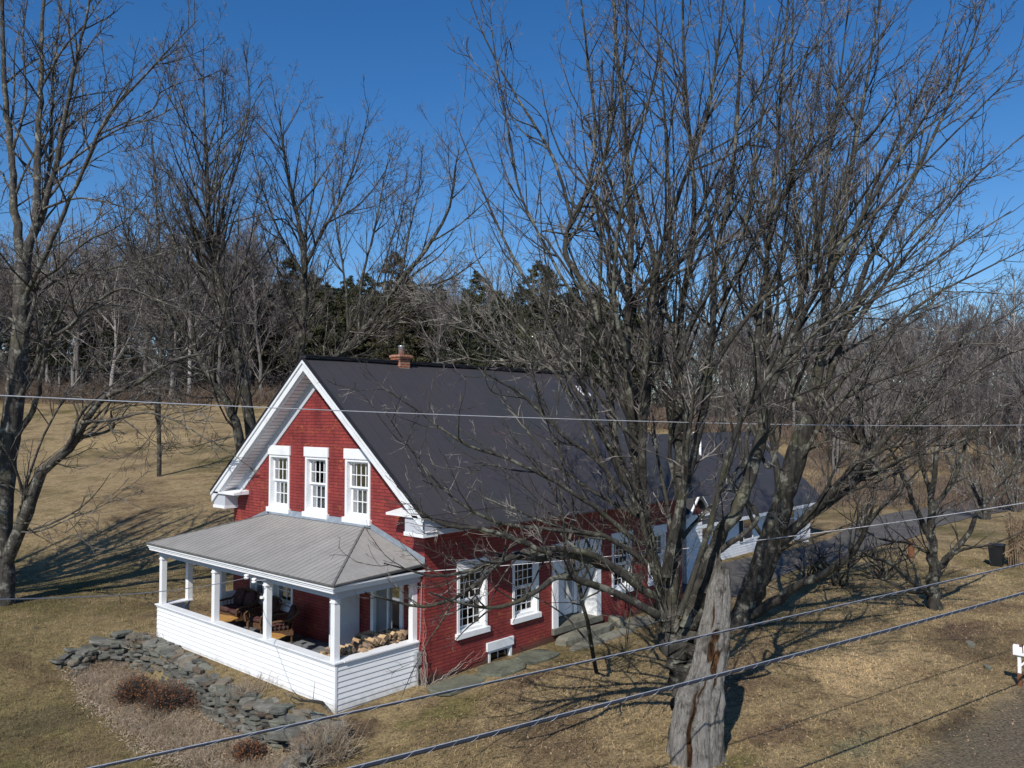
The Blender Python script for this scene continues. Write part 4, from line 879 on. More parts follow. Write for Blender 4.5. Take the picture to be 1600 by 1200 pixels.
class Tree:
    def __init__(s, name, lab, cat, seed, base, group=None, barkm='bark', twigm='twig'):
        s.rng = np.random.default_rng(seed); s.root = empty(name, tuple(base), lab, cat, group); s.base = np.array(base, float)
        s.tr = Geo(); s.cr = Geo(); s.crd = Geo(); s.bm, s.tm = barkm, twigm; s.limbs = []; s.nl = 0
    def limb(s, P, r0, r1, K=26, sides=9, part=None, wob=.35, keep=True):
        P = resample(P, K); r = np.interp(np.linspace(0, 1, K), [0, .1, 1], [r0*1.08, r0*.97, r1])
        n_ = s.rng.normal(size=(K, 3))*wob*r[:, None]*.6; n_[0] = 0; P = P+n_
        R = r*(1+s.rng.normal(0, .04, K))
        if part: 
            g_ = Geo(); g_.add(P[None]-s.base, R[None], max(sides, 10)); link(part, g_.mesh(part, M[s.bm]), s.root)
        else: s.tr.add(P[None]-s.base, R[None], sides)
        if keep:
            t0_, t1_ = np.linspace(0, 1, K), np.linspace(0, 1, 26)
            s.limbs.append((np.stack([np.interp(t1_, t0_, P[:, i]) for i in range(3)], 1), np.interp(t1_, t0_, R)))
    def companions(s, per, ang, r_=.6, part=None, tr=(.12, .55), cut=.85):
        base = list(s.limbs)
        for P, R in base:
            for _ in range(s.rng.poisson(per)):
                i0 = int(26*s.rng.uniform(*tr)); Q = P[i0:]-P[i0]
                if len(Q) < 6: continue
                n_ = max(6, int(len(Q)*s.rng.uniform(.6, 1.0))); Q = Q[:n_]
                ax = mathutils.Vector(s.rng.normal(size=3)); m_ = np.array(mathutils.Matrix.Rotation(RAD(s.rng.uniform(.45, 1)*ang), 3, ax.normalized()))
                Q = (Q@m_.T)*s.rng.uniform(.7, cut+.1); k = np.linspace(0, 1, len(Q))[:, None]; Q = Q+s.rng.normal(0, .25, 3)*k*(1-k)*4+s.rng.normal(0, .35, 3)*np.sin(k*6.28)
                s.limb(list(P[i0]+Q[::3])+[P[i0]+Q[-1]], max(R[i0]*r_*s.rng.uniform(.6, 1.1), .012), .007, part=part, sides=7, wob=.3)
    def grow(s, levels):
        P = np.stack([l[0] for l in s.limbs]); R = np.stack([l[1] for l in s.limbs]); allr = (P, R)
        cur = (P, R)
        for i, lv in enumerate(levels):
            sd = lv.pop('sides'); lim = lv.pop('also', None); Pn, Rn = sprout(*cur, s.rng, **lv)
            if lim:
                P2, R2 = sprout(P, R, s.rng, **{**lv, **lim}); Pn = np.vstack([Pn, P2]); Rn = np.vstack([Rn, R2])
            (s.cr if i < 1 else s.crd).add(Pn-s.base, Rn, sd); cur = (Pn, Rn)
    def done(s, trunk='trunk'):
        if s.tr.n: link(trunk, s.tr.mesh(trunk, M[s.bm]), s.root)
        if s.cr.n:
            c_ = Geo(); c_.v = s.cr.v+s.crd.v; c_.q = s.cr.q+[q+s.cr.n for q in s.crd.q]; me = c_.mesh('crown', M[s.bm], False); me.materials.append(M[s.tm])
            n1 = sum(len(q) for q in s.cr.q); mi = np.ones(len(me.polygons), np.int32); mi[:n1] = 0; me.polygons.foreach_set('material_index', mi); link('crown', me, s.root)
        return s.root
def px(lst, d0, d1=None):
    """polyline of photo positions (u, v[, distance]) made into points"""
    n = len(lst); d1 = d0 if d1 is None else d1
    return [at(q[0], q[1], q[2] if len(q) > 2 else d0+(d1-d0)*i/max(n-1, 1)) for i, q in enumerate(lst)]
def LV(f=1.0, fine=.0032):
    return [dict(per_m=1.7*f, ratio=.52, ang=34, K=8, up=.10, wig=.10, rmin=.007, t0=.08, sides=5, lmin=.5, lmax=4.2),
            dict(per_m=3.0*f, ratio=.42, ang=40, K=6, up=.07, wig=.12, rmin=.005, t0=.12, sides=4, lmin=.25, lmax=1.8, also=dict(per_m=1.0, ratio=.16, lmin=.4, lmax=1.5)),
            dict(per_m=4.8*f, ratio=.36, ang=44, K=4, up=.06, wig=.14, rmin=.004, t0=.12, sides=3, lmin=.12, lmax=.7),
            dict(per_m=5.0*f, ratio=.34, ang=46, K=3, up=.04, wig=.14, rmin=fine, t0=.15, sides=3, lmin=.07, lmax=.3)]

# the old maple in front of the house ---------------------------------------
D = 15.4
b0 = at(1086, 1212, D); b0[2] = float(terrain(b0[0], b0[1]))
T = Tree('old_maple', 'huge old maple with pale hollow broken trunk in front of the brick house', 'tree', 5, b0)
def old_trunk(path, rad, nz=170, na=96, seed=1):
    P = resample(path, nz); R = np.interp(np.linspace(0, 1, nz), np.linspace(0, 1, len(rad)), rad)
    rg = np.random.default_rng(seed); th = np.linspace(0, 2*pi, na, endpoint=False); V = []; A = []
    ph = rg.uniform(0, 6.28, 40)
    holes = [(a, z, sa, sz, dp) for a, z, sa, sz, dp in [(-.42, .07, .05, .15, .16), (-.5, .24, .055, .13, .2), (-.32, .40, .045, .08, .13), (.12, .55, .2, .045, .28), (-.35, .60, .22, .04, .24), (.35, .50, .09, .08, .28), (-.1, .67, .26, .025, .2), (-.52, .76, .06, .06, .14), (.2, .85, .05, .06, .12)]]
    view = math.atan2(-FH[1], -FH[0])
    for i in range(nz):
        z = i/(nz-1); flare = 1+.55*math.exp(-z*14)
        for j, t in enumerate(th):
            rr_ = R[i]*flare*(1+.055*sin(3*t+ph[0])+.045*sin(5*t+2*sin(z*3+ph[1])+ph[2])+.045*sin(11*t+3*sin(z*5)+ph[3])+.03*sin(23*t+4*sin(z*9+ph[5])+ph[4]+z*6)*(.4+.6*sin(z*17+5*t)**2)+.02*sin(41*t+9*sin(z*14))+.025*sin(z*40+3*sin(t*2))*sin(6*t)+rg.normal(0, .006))
            rr_ *= 1+.25*math.exp(-z*9)*max(0, sin(3*t+ph[6]))+.09*sin(2*t+z*7+ph[7])*sin(z*13+ph[8])+.035*sin(7*t+ph[9]+9*z)*sin(z*31+ph[10])
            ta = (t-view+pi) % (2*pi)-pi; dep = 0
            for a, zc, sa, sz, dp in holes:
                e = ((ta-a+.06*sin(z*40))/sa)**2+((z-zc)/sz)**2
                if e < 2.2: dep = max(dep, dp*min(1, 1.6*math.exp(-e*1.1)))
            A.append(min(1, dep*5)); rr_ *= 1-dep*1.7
            V.append(P[i]+np.array([cos(t)*rr_, sin(t)*rr_, 0]))
    V = np.array(V)
    top = slice((nz-6)*na, nz*na); jag = np.interp(np.arange(na), np.arange(0, na+1, 4), np.r_[rg.uniform(-.5, .25, na//4), 0]); V[top, 2] += (np.tile(jag, 6)+rg.uniform(-.06, .06, 6*na))*np.repeat(np.linspace(.1, 1, 6), na)
    Q = [(i*na+j, i*na+(j+1) % na, (i+1)*na+(j+1) % na, (i+1)*na+j) for i in range(nz-1) for j in range(na)]
    return V, Q, A
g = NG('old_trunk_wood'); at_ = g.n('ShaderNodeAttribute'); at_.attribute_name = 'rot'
s_ = g.mapping((1, 1, .16)); n = g.noise(14, 9, .8, src=s_, dist=1.2)
c = g.ramp(n, [(.34, (.035,.03,.025)), (.41, (.26,.235,.205)), (.52, (.45,.425,.385)), (.7, (.62,.59,.54))])
bk = g.ramp(g.noise(1.6, 6, .7), [(.5, (0,0,0)), (.6, (1,1,1))]); c = g.mix(g.math('MULTIPLY', bk, .75), c, g.ramp(n, [(.38, (.03,.026,.022)), (.62, (.19,.165,.14))]))
ls_ = g.ramp(g.noise(6, 6, .7), [(.6, (0,0,0)), (.68, (1,1,1))]); c = g.mix(g.math('MULTIPLY', ls_, .4), c, (.33,.35,.25))
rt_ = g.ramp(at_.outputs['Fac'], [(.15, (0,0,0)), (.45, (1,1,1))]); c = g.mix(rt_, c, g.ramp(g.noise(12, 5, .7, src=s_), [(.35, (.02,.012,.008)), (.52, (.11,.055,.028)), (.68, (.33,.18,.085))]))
g.bump(n, 1.0, .2); M['old_wood'] = g.out(c, .9, .15)
pth = px([(1082, 1238, 15.3), (1087, 1140, 15.4), (1095, 1085, 15.4), (1107, 1045, 15.5), (1116, 990, 15.6), (1123, 930, 15.8), (1128, 876, 15.9)], D)
V, Q, A = old_trunk(pth, [.46, .45, .385, .30, .28, .22, .12])
m_ = raw_mesh('trunk', V-b0, Q, M['old_wood'], True); at2 = m_.attributes.new('rot', 'FLOAT', 'POINT'); at2.data.foreach_set('value', np.array(A, np.float32))
link('trunk', m_, T.root)
# second, darker body of the trunk on the house side
T.limb(px([(1086, 1130, 15.75), (1070, 1075, 16.0), (1054, 1010, 16.3), (1045, 950, 16.6), (1042, 900, 16.6)], D), .30, .22, sides=14, keep=False)
T.limb(px([(1085, 1080, 16.0), (1080, 1000, 16.2), (1092, 920, 16.3), (1112, 860, 16.3)], D), .24, .17, sides=12, keep=False)
MAIN = [
 # (points, r0, r1, start distance, end distance)
 ([(1098, 925), (1118, 850), (1150, 800), (1172, 740), (1192, 680), (1196, 640), (1190, 590)], .17, .13, 16.2, 15.6),
 ([(1192, 650), (1182, 560), (1190, 470), (1200, 380), (1212, 260), (1222, 120), (1236, -60)], .085, .02, 15.7, 15.4),
 ([(1194, 640), (1222, 560), (1262, 480), (1310, 400), (1370, 300), (1440, 190), (1530, 60)], .085, .014, 15.7, 14.2),
 ([(1050, 1000), (1052, 900), (1064, 800), (1062, 720), (1060, 640), (1058, 560), (1066, 470), (1084, 370), (1082, 250), (1070, 130), (1066, -20)], .15, .025, 16.5, 16.6),
 ([(1044, 980), (1020, 880), (1000, 780), (988, 680), (980, 560), (984, 440), (986, 330), (978, 230), (966, 110), (956, -40)], .15, .03, 16.7, 17.2),
 ([(1010, 850), (1004, 700), (1008, 560), (1018, 470), (1030, 400), (1062, 300), (1098, 200), (1120, 90), (1136, -60)], .10, .018, 16.6, 15.4),
 ([(1000, 800), (968, 720), (952, 620), (940, 520), (925, 470), (900, 425), (882, 395), (892, 345), (915, 300), (930, 220), (922, 120), (905, -20)], .11, .022, 16.8, 17.8),
 ([(895, 350), (870, 260), (838, 200), (800, 140), (758, 60), (735, 0)], .045, .012, 17.2, 17.8),
 ([(912, 310), (950, 230), (958, 120), (968, -30)], .05, .014, 17.2, 17.4),
 ([(975, 760), (930, 650), (890, 560), (845, 480), (800, 400), (768, 330), (735, 250), (708, 180)], .07, .010, 16.9, 18.6),
 ([(960, 770), (905, 640), (850, 560), (806, 500), (760, 440), (718, 400)], .055, .009, 16.6, 17.6),
 ([(1040, 900), (1070, 760), (1098, 650), (1110, 560), (1114, 480), (1118, 400), (1140, 300), (1152, 180), (1160, 40), (1170, -60)], .11, .018, 16.2, 15.0),
 ([(1112, 500), (1150, 430), (1192, 360), (1240, 280), (1290, 200), (1340, 120), (1400, 20)], .05, .010, 15.9, 14.6),
 ([(1100, 600), (1150, 520), (1200, 460), (1270, 410), (1350, 350), (1430, 270), (1530, 170), (1590, 110)], .055, .009, 15.8, 14.0),
 ([(1062, 960), (1110, 820), (1140, 700), (1180, 620), (1230, 560), (1300, 500), (1380, 460), (1470, 400), (1580, 330)], .07, .010, 15.6, 13.6),
 ([(1058, 700), (1040, 620), (1030, 520), (1044, 420), (1046, 320), (1040, 200), (1030, 80), (1020, -40)], .08, .015, 16.9, 18.0),
 ([(1000, 760), (992, 640), (960, 520), (948, 400), (925, 330), (960, 180), (1000, 60), (1010, -50)], .06, .012, 17.4, 18.6),
 ([(990, 800), (935, 720), (880, 680), (820, 620), (770, 590), (720, 560)], .06, .009, 16.0, 14.6),
 ([(1000, 850), (940, 800), (880, 760), (800, 720), (720, 690), (650, 640), (590, 600)], .065, .008, 16.0, 14.2),
 ([(1010, 880), (950, 840), (880, 830), (800, 820), (740, 800), (690, 760), (640, 700), (600, 640)], .065, .008, 15.9, 13.6),
 ([(980, 560), (960, 470), (965, 360), (990, 250), (1020, 130), (1040, 10)], .05, .012, 16.0, 14.8),
 ([(1060, 560), (1100, 470), (1160, 370), (1180, 250), (1200, 120), (1226, -20)], .05, .012, 15.6, 14.4),
 ([(940, 520), (900, 470), (850, 380), (812, 300), (790, 180), (770, 60), (762, -30)], .045, .010, 17.2, 18.4),
 ([(1190, 600), (1240, 500), (1270, 400), (1290, 280), (1310, 140), (1330, -20)], .055, .012, 15.6, 15.0),
]
for i, (pp, r0, r1, a, b) in enumerate(MAIN): T.limb(px(pp, a, b), r0*.82, r1*.8, part='limb')
T.companions(2.0, 24, .42, 'limb')
# low limbs that sweep left in front of the wall
for pp, r0, r1, a, b in [([(1020, 930), (975, 900), (930, 868), (880, 858), (830, 862), (780, 880), (740, 915), (700, 938), (660, 948), (610, 938), (570, 925)], .075, .011, 15.9, 12.8),
                   ([(1025, 960), (980, 935), (930, 915), (890, 902), (860, 908), (820, 935), (770, 950), (720, 942), (670, 925)], .08, .011, 15.7, 12.6),
                   ([(1000, 905), (940, 880), (900, 868), (850, 872), (790, 872), (730, 892), (680, 900), (600, 880)], .09, .009, 16.0, 13.6),
                   ([(860, 866), (800, 840), (750, 826), (700, 822), (660, 800), (620, 760)], .05, .008, 14.4, 13.4)]:
    T.limb(px(pp, a, b), r0, r1, part='limb', wob=.5)
T.grow(LV(1.12))
# upright fine shoots near the base
lm = T.limbs; T.limbs = []
for k in range(16):
    u = T.rng.uniform(970, 1060); v = T.rng.uniform(860, 1060); du = T.rng.uniform(-90, 60)
    T.limb(px([(u, v), (u+du*.3, v-60), (u+du, v-T.rng.uniform(120, 230))], T.rng.uniform(15.2, 16.6)), .014, .004, K=10, sides=4, wob=.8)
T.grow([dict(per_m=5, ratio=.4, ang=45, K=5, up=.04, wig=.2, rmin=.0045, t0=.1, sides=3, lmin=.2, lmax=.8), dict(per_m=5, ratio=.4, ang=48, K=3, up=.02, wig=.2, rmin=.0034, t0=.1, sides=3, lmin=.08, lmax=.3)])
T.done('stems')

# slender sapling between walk and maple
q = ground_at(932, 1052); S_ = Tree('sapling', 'slender dark sapling rising in front of the white front door', 'tree', 9, q, None, 'bark', 'twig_red')
S_.limb([q]+px([(915, 960), (896, 880), (875, 800), (850, 740), (800, 680)], 18.2, 17.6), .05, .010, K=18, sides=8, wob=.4)
for pp in ([(896, 880), (870, 820), (830, 770), (780, 730)], [(905, 920), (935, 850), (950, 780), (945, 700)], [(890, 850), (895, 780), (870, 700), (860, 640)], [(925, 1010), (880, 960), (830, 930), (780, 900)]): S_.limb(px(pp, 17.9, 17.4), .022, .006, K=14, sides=6)
S_.grow([dict(per_m=3.2, ratio=.5, ang=38, K=6, up=.10, wig=.12, rmin=.006, t0=.15, sides=4, lmin=.3, lmax=1.6), dict(per_m=4.5, ratio=.4, ang=42, K=4, up=.06, wig=.15, rmin=.004, t0=.1, sides=3, lmin=.12, lmax=.6)]); S_.done()

# the second maple, leaning right -------------------------------------------
b1 = ground_at(1158, 978); d1 = float((b1-CAM)@FW)
T = Tree('maple', 'large dark maple leaning right beside the white clapboard wing', 'tree', 15, b1)
T.limb([b1-(0, 0, .2)]+px([(1172, 935), (1192, 880), (1212, 820), (1230, 760), (1250, 690), (1268, 630)], d1, d1-.5), .40, .26, K=30, sides=16, keep=False, wob=.12)
T.limb(px([(1196, 900), (1220, 850), (1250, 820), (1290, 780), (1330, 740), (1370, 700), (1420, 650), (1480, 610), (1560, 560), (1620, 540)], d1-.1, d1-2.5), .17, .02, part='limb')
M2 = [([(1262, 650), (1278, 590), (1288, 520), (1294, 440), (1310, 360), (1330, 260), (1352, 140), (1376, 0)], .20, .03, 0, -1),
 ([(1262, 660), (1240, 590), (1250, 500), (1246, 400), (1240, 280), (1236, 140), (1240, -30)], .13, .02, 0, 1),
 ([(1222, 790), (1212, 720), (1205, 660), (1198, 560), (1202, 470), (1196, 380), (1180, 260), (1176, 120)], .13, .02, 0, 1.5),
 ([(1268, 640), (1305, 560), (1330, 490), (1352, 420), (1400, 330), (1450, 230), (1500, 120), (1540, 0)], .14, .02, 0, -2),
 ([(1275, 640), (1320, 590), (1370, 540), (1420, 490), (1480, 450), (1540, 420), (1620, 380)], .10, .012, 0, -2.5),
 ([(1288, 520), (1320, 440), (1345, 340), (1400, 220), (1450, 120), (1490, 20)], .08, .014, -.5, -1.5),
 ([(1280, 560), (1340, 500), (1400, 420), (1450, 360), (1520, 280), (1600, 210)], .08, .012, -.5, -3),
 ([(1235, 740), (1262, 700), (1300, 640), (1360, 600), (1440, 570), (1520, 520), (1600, 480)], .09, .012, 0, -2.5),
 ([(1246, 500), (1270, 400), (1290, 300), (1296, 180), (1300, 40)], .07, .014, .4, .8),
 ([(1240, 600), (1215, 500), (1225, 380), (1260, 260), (1280, 120), (1290, 0)], .06, .012, .6, 2),
 ([(1350, 720), (1400, 690), (1440, 640), (1500, 600), (1580, 520)], .06, .010, -1.2, -3.5),
 ([(1330, 740), (1390, 730), (1440, 700), (1500, 690), (1560, 640)], .05, .010, -1.2, -3),
 ([(1205, 860), (1170, 800), (1160, 720), (1150, 640), (1160, 540), (1150, 440)], .08, .012, .2, 1.5)]
for pp, r0, r1, a, b in M2: T.limb(px(pp, d1+a-.3, d1+b-.5), r0*.82, r1*.8, part='limb')
T.companions(2.2, 26, .48, 'limb')
T.limb(px([(1166, 965), (1200, 945), (1245, 915), (1295, 893), (1335, 860), (1362, 812), (1400, 770), (1440, 730)], d1-.2, d1-3.5), .15, .02, part='limb')
T.limb(px([(1180, 940), (1210, 870), (1240, 850), (1300, 830), (1370, 800)], d1, d1-1.5), .06, .01, part='limb')
T.grow([dict(per_m=1.7, ratio=.58, ang=33, K=8, up=.08, wig=.10, rmin=.010, t0=.10, sides=5, lmin=.6, lmax=5.5),
        dict(per_m=3.6, ratio=.44, ang=40, K=6, up=.06, wig=.12, rmin=.009, t0=.12, sides=4, lmin=.3, lmax=2.2, also=dict(per_m=.8, ratio=.16, lmin=.4, lmax=1.8)),
        dict(per_m=6.2, ratio=.38, ang=44, K=4, up=.05, wig=.14, rmin=.0062, t0=.12, sides=3, lmin=.2, lmax=.9),
        dict(per_m=3.2, ratio=.38, ang=46, K=3, up=.03, wig=.14, rmin=.0046, t0=.15, sides=3, lmin=.12, lmax=.4)])
T.done()

# big maple at the left edge -------------------------------------------------
b2 = ground_at(4, 944); d2 = float((b2-CAM)@FW)
T = Tree('tall_maple', 'tall maple with many upright stems at the left edge beyond the stone wall', 'tree', 25, b2, None, 'bark_pale', 'twig')
T.limb([b2-(0, 0, .2)]+px([(0, 860), (4, 780), (12, 700), (24, 620), (30, 540), (34, 470), (36, 410)], d2, d2), .40, .24, K=34, sides=16, keep=False, wob=.1)
T.limb(px([(8, 880), (20, 840), (45, 790), (70, 735), (110, 700), (135, 655), (165, 620), (210, 600), (270, 565), (330, 550)], d2, d2-2), .22, .03, part='limb')
ML = [([(36, 430), (22, 330), (18, 240), (8, 140), (4, 40), (0, -60)], .17, .05, 0, 0),
 ([(38, 420), (58, 330), (58, 240), (64, 140), (66, 40), (70, -60)], .17, .05, 0, .5),
 ([(52, 370), (84, 270), (100, 190), (118, 100), (134, 30), (150, -60)], .12, .03, .2, -1),
 ([(60, 360), (78, 250), (82, 130), (96, 0)], .09, .03, .2, 1.5),
 ([(34, 470), (60, 420), (92, 350), (128, 270), (170, 180), (225, 120), (270, 70), (310, 30)], .11, .012, 0, -2),
 ([(30, 560), (52, 480), (60, 440), (90, 420), (130, 380), (190, 350), (240, 290)], .10, .012, 0, -2),
 ([(22, 640), (60, 570), (80, 530), (110, 510), (140, 480), (190, 450), (250, 470), (320, 500)], .11, .012, 0, -3),
 ([(14, 700), (52, 640), (62, 600), (72, 545), (90, 500), (120, 440), (160, 400)], .12, .015, 0, -1.5),
 ([(16, 860), (30, 800), (60, 700), (90, 640), (110, 610), (150, 560), (200, 540), (260, 580), (300, 610)], .05, .010, 0, -2.5),
 ([(130, 660), (180, 655), (230, 645), (280, 660), (330, 690), (370, 700)], .06, .008, -1.8, -4),
 ([(25, 610), (-20, 500), (-60, 400), (-80, 250)], .13, .03, 0, 0), ([(15, 720), (-30, 640), (-80, 560), (-150, 520)], .13, .02, 0, -1),
 ([(64, 140), (96, 80), (130, 40), (170, -20)], .05, .014, .4, -.5), ([(18, 240), (40, 160), (36, 60), (48, -40)], .06, .02, 0, 0),
 ([(84, 270), (140, 230), (190, 200), (250, 180), (290, 150)], .05, .010, -.4, -2), ([(60, 330), (120, 310), (180, 320), (240, 340)], .05, .010, 0, -2.5),
 ([(40, 480), (100, 430), (170, 420), (240, 400), (300, 380)], .055, .010, 0, -3), ([(20, 830), (60, 830), (110, 810), (160, 790), (200, 760)], .045, .008, -.2, -2)]
for pp, r0, r1, a, b in ML: T.limb(px(pp, d2+a, d2+b), r0*.85, r1*.8, part='limb')
T.companions(1.2, 26, .5, 'limb', (.2, .7))
T.grow([dict(per_m=1.7, ratio=.52, ang=40, K=8, up=.05, wig=.10, rmin=.014, t0=.10, sides=5, lmin=.6, lmax=4.5),
        dict(per_m=3.2, ratio=.42, ang=42, K=6, up=.03, wig=.12, rmin=.009, t0=.12, sides=4, lmin=.3, lmax=1.9, also=dict(per_m=.8, ratio=.16, lmin=.4, lmax=1.8)),
        dict(per_m=5.5, ratio=.38, ang=46, K=4, up=.03, wig=.14, rmin=.006, t0=.12, sides=3, lmin=.2, lmax=.8)])
T.done()

b3 = np.array([-9.2, 17.6, 0]); b3[2] = float(terrain(b3[0], b3[1]))
T = Tree('maple', 'dark many limbed maple whose trunk stands outside the left edge of the view', 'tree', 35, b3, None, 'bark_pale', 'twig')
T.limb([b3-(0, 0, .2), b3+(.1, 0, 1.6), b3+(.3, .1, 3.2)], .42, .32, K=12, sides=14, keep=False, wob=.1)
for k in range(13):
    a = k*2.4+T.rng.uniform(-.3, .3); o_ = T.rng.uniform(2.5, 5.2); h_ = T.rng.uniform(10, 18); p_ = b3+(.25, .05, T.rng.uniform(2.4, 3.2))
    T.limb([p_, p_+(cos(a)*o_*.35, sin(a)*o_*.35, h_*.25), p_+(cos(a)*o_*.75, sin(a)*o_*.75, h_*.6), p_+(cos(a)*o_, sin(a)*o_, h_)], T.rng.uniform(.18, .28), .04, part='limb')
T.companions(1.6, 28, .6, 'limb', (.2, .7))
T.grow([dict(per_m=1.6, ratio=.52, ang=40, K=8, up=.05, wig=.10, rmin=.014, t0=.10, sides=4, lmin=.6, lmax=4.0), dict(per_m=2.6, ratio=.42, ang=42, K=5, up=.03, wig=.12, rmin=.009, t0=.12, sides=3, lmin=.3, lmax=1.7), dict(per_m=3, ratio=.4, ang=44, K=3, up=.03, wig=.12, rmin=.007, t0=.12, sides=3, lmin=.2, lmax=.7)])
T.done()

# trees standing behind the house --------------------------------------------
MIDLV = lambda f=1.0: [dict(per_m=2.2*f, ratio=.55, ang=33, K=7, up=.11, wig=.09, rmin=.012, t0=.08, sides=4, lmin=.8, lmax=6),
        dict(per_m=3.0*f, ratio=.42, ang=38, K=5, up=.07, wig=.12, rmin=.009, t0=.12, sides=3, lmin=.4, lmax=2.2, also=dict(per_m=.6, ratio=.15, lmin=.5, lmax=2)),
        dict(per_m=5.0*f, ratio=.38, ang=42, K=3, up=.05, wig=.14, rmin=.0075, t0=.12, sides=3, lmin=.25, lmax=1.0)]
def mid_tree(seed, lab, base_uv, d, limbs, barkm='bark', twigm='twig', f=1.0, name='tree'):
    p0 = at(base_uv[0], base_uv[1], d); p0[2] = float(terrain(p0[0], p0[1]))
    t = Tree(name, lab, 'tree', seed, p0, None, barkm, twigm)
    for i, (pp, r0, r1) in enumerate(limbs):
        P_ = px(pp, d, d+(t.rng.uniform(-2.5, 2.5) if i else 0))
        if i == 0 or (len(pp[0]) > 2): P_ = [p0-(0, 0, .3)]+P_
        t.limb(P_, r0*(.85 if i == 0 else .6), r1*.5, sides=8, K=22)
    t.companions(1.2, 28, .5, None, (.3, .75))
    t.grow(MIDLV(f)); t.done(); return t
mid_tree(41, 'tall dark forked tree behind the left end of the white rake', (402, 700), 44, [
 ([(385, 620), (362, 530), (345, 450), (335, 400), (326, 330), (322, 240), (318, 150), (318, 60)], .36, .04),
 ([(345, 450), (328, 380), (306, 300), (290, 230), (272, 150), (262, 90)], .12, .03), ([(334, 400), (352, 320), (378, 230), (390, 160), (384, 90)], .12, .03), ([(326, 330), (340, 250), (352, 160), (350, 90)], .08, .02),
 ([(362, 530), (330, 520), (290, 490), (240, 500), (200, 540)], .10, .02), ([(350, 470), (385, 400), (400, 320), (410, 260)], .08, .02), ([(345, 450), (290, 400), (250, 330), (230, 250)], .1, .02), ([(370, 560), (300, 560), (250, 590), (200, 600)], .07, .02)], f=1.1)
mid_tree(42, 'leaning lichen spotted trunk just left of the white eave', (384, 700), 41, [
 ([(376, 690), (360, 640), (330, 590), (300, 545), (270, 500), (230, 440), (200, 380), (180, 300)], .3, .03),
 ([(330, 590), (300, 580), (250, 560), (200, 560), (150, 580)], .1, .02), ([(300, 545), (300, 480), (280, 400), (250, 320), (230, 260)], .12, .02), ([(345, 610), (310, 640), (260, 650), (220, 700), (180, 720)], .06, .012), ([(285, 520), (230, 490), (170, 480), (120, 500)], .08, .02),
 ([(350, 620), (300, 620), (250, 600), (190, 610)], .06, .015), ([(372, 680), (330, 690), (290, 700), (240, 690)], .05, .012)], f=.9)
mid_tree(43, 'broad pale tree rising behind the roof peak with upswept crown', (462, 640), 47, [
 ([(468, 580), (474, 500), (476, 420), (470, 360), (452, 290), (440, 210), (436, 160)], .32, .03),
 ([(476, 420), (500, 370), (528, 320), (550, 270), (568, 210), (578, 160)], .16, .03), ([(476, 430), (440, 370), (415, 310), (398, 250), (390, 210)], .12, .02), ([(473, 380), (490, 300), (492, 220), (480, 160)], .10, .02),
 ([(510, 350), (560, 320), (600, 270), (620, 210)], .08, .02), ([(528, 320), (536, 250), (545, 180)], .07, .02), ([(470, 520), (430, 470), (400, 420), (380, 370)], .07, .02)])
mid_tree(44, 'leaning multi stemmed tree between roof peak and chimney', (500, 640), 43, [
 ([(515, 590), (545, 545), (590, 490), (625, 440), (665, 390), (700, 330), (712, 260), (718, 230)], .26, .03),
 ([(590, 490), (640, 460), (690, 430), (730, 380)], .08, .02), ([(560, 530), (565, 440), (585, 360), (600, 280), (610, 230)], .14, .03), ([(625, 440), (640, 360), (655, 290), (660, 240)], .10, .02),
 ([(545, 545), (540, 450), (530, 380), (520, 300), (530, 240)], .12, .02), ([(600, 480), (605, 400), (625, 330), (640, 250)], .08, .02)])
mid_tree(45, 'pale spreading tree behind the chimney and right half of the roof', (832, 640), 42, [
 ([(835, 600), (800, 560), (760, 530), (720, 505), (680, 470), (640, 440)], .2, .02), ([(832, 590), (850, 520), (860, 450), (850, 380), (870, 300)], .15, .02), ([(825, 590), (790, 520), (770, 450), (740, 390), (730, 320)], .13, .02),
 ([(838, 590), (880, 540), (910, 480), (930, 420)], .12, .02), ([(760, 530), (730, 560), (690, 560), (660, 540)], .06, .015), ([(800, 560), (770, 500), (720, 450), (690, 400)], .08, .02)], 'bark_pale', 'twig_pale', .9)
mid_tree(46, 'slim grey tree in the left background between tall maple and forked tree', (250, 660), 52, [
 ([(248, 600), (254, 500), (250, 420), (246, 340), (240, 260), (236, 190)], .16, .03), ([(254, 500), (225, 430), (200, 360), (190, 290)], .1, .02), ([(250, 420), (275, 350), (290, 280)], .1, .02), ([(252, 470), (290, 420), (310, 360), (330, 330)], .08, .02)])
mid_tree(47, 'twiggy tree behind the left end of the low dark roof', (1130, 660), 62, [
 ([(1130, 620), (1128, 540), (1134, 470), (1130, 400), (1136, 330)], .3, .04), ([(1128, 540), (1095, 480), (1080, 420), (1070, 350)], .12, .03), ([(1130, 520), (1165, 460), (1180, 400), (1190, 350)], .12, .03), ([(1130, 480), (1110, 420), (1105, 350)], .1, .03)])
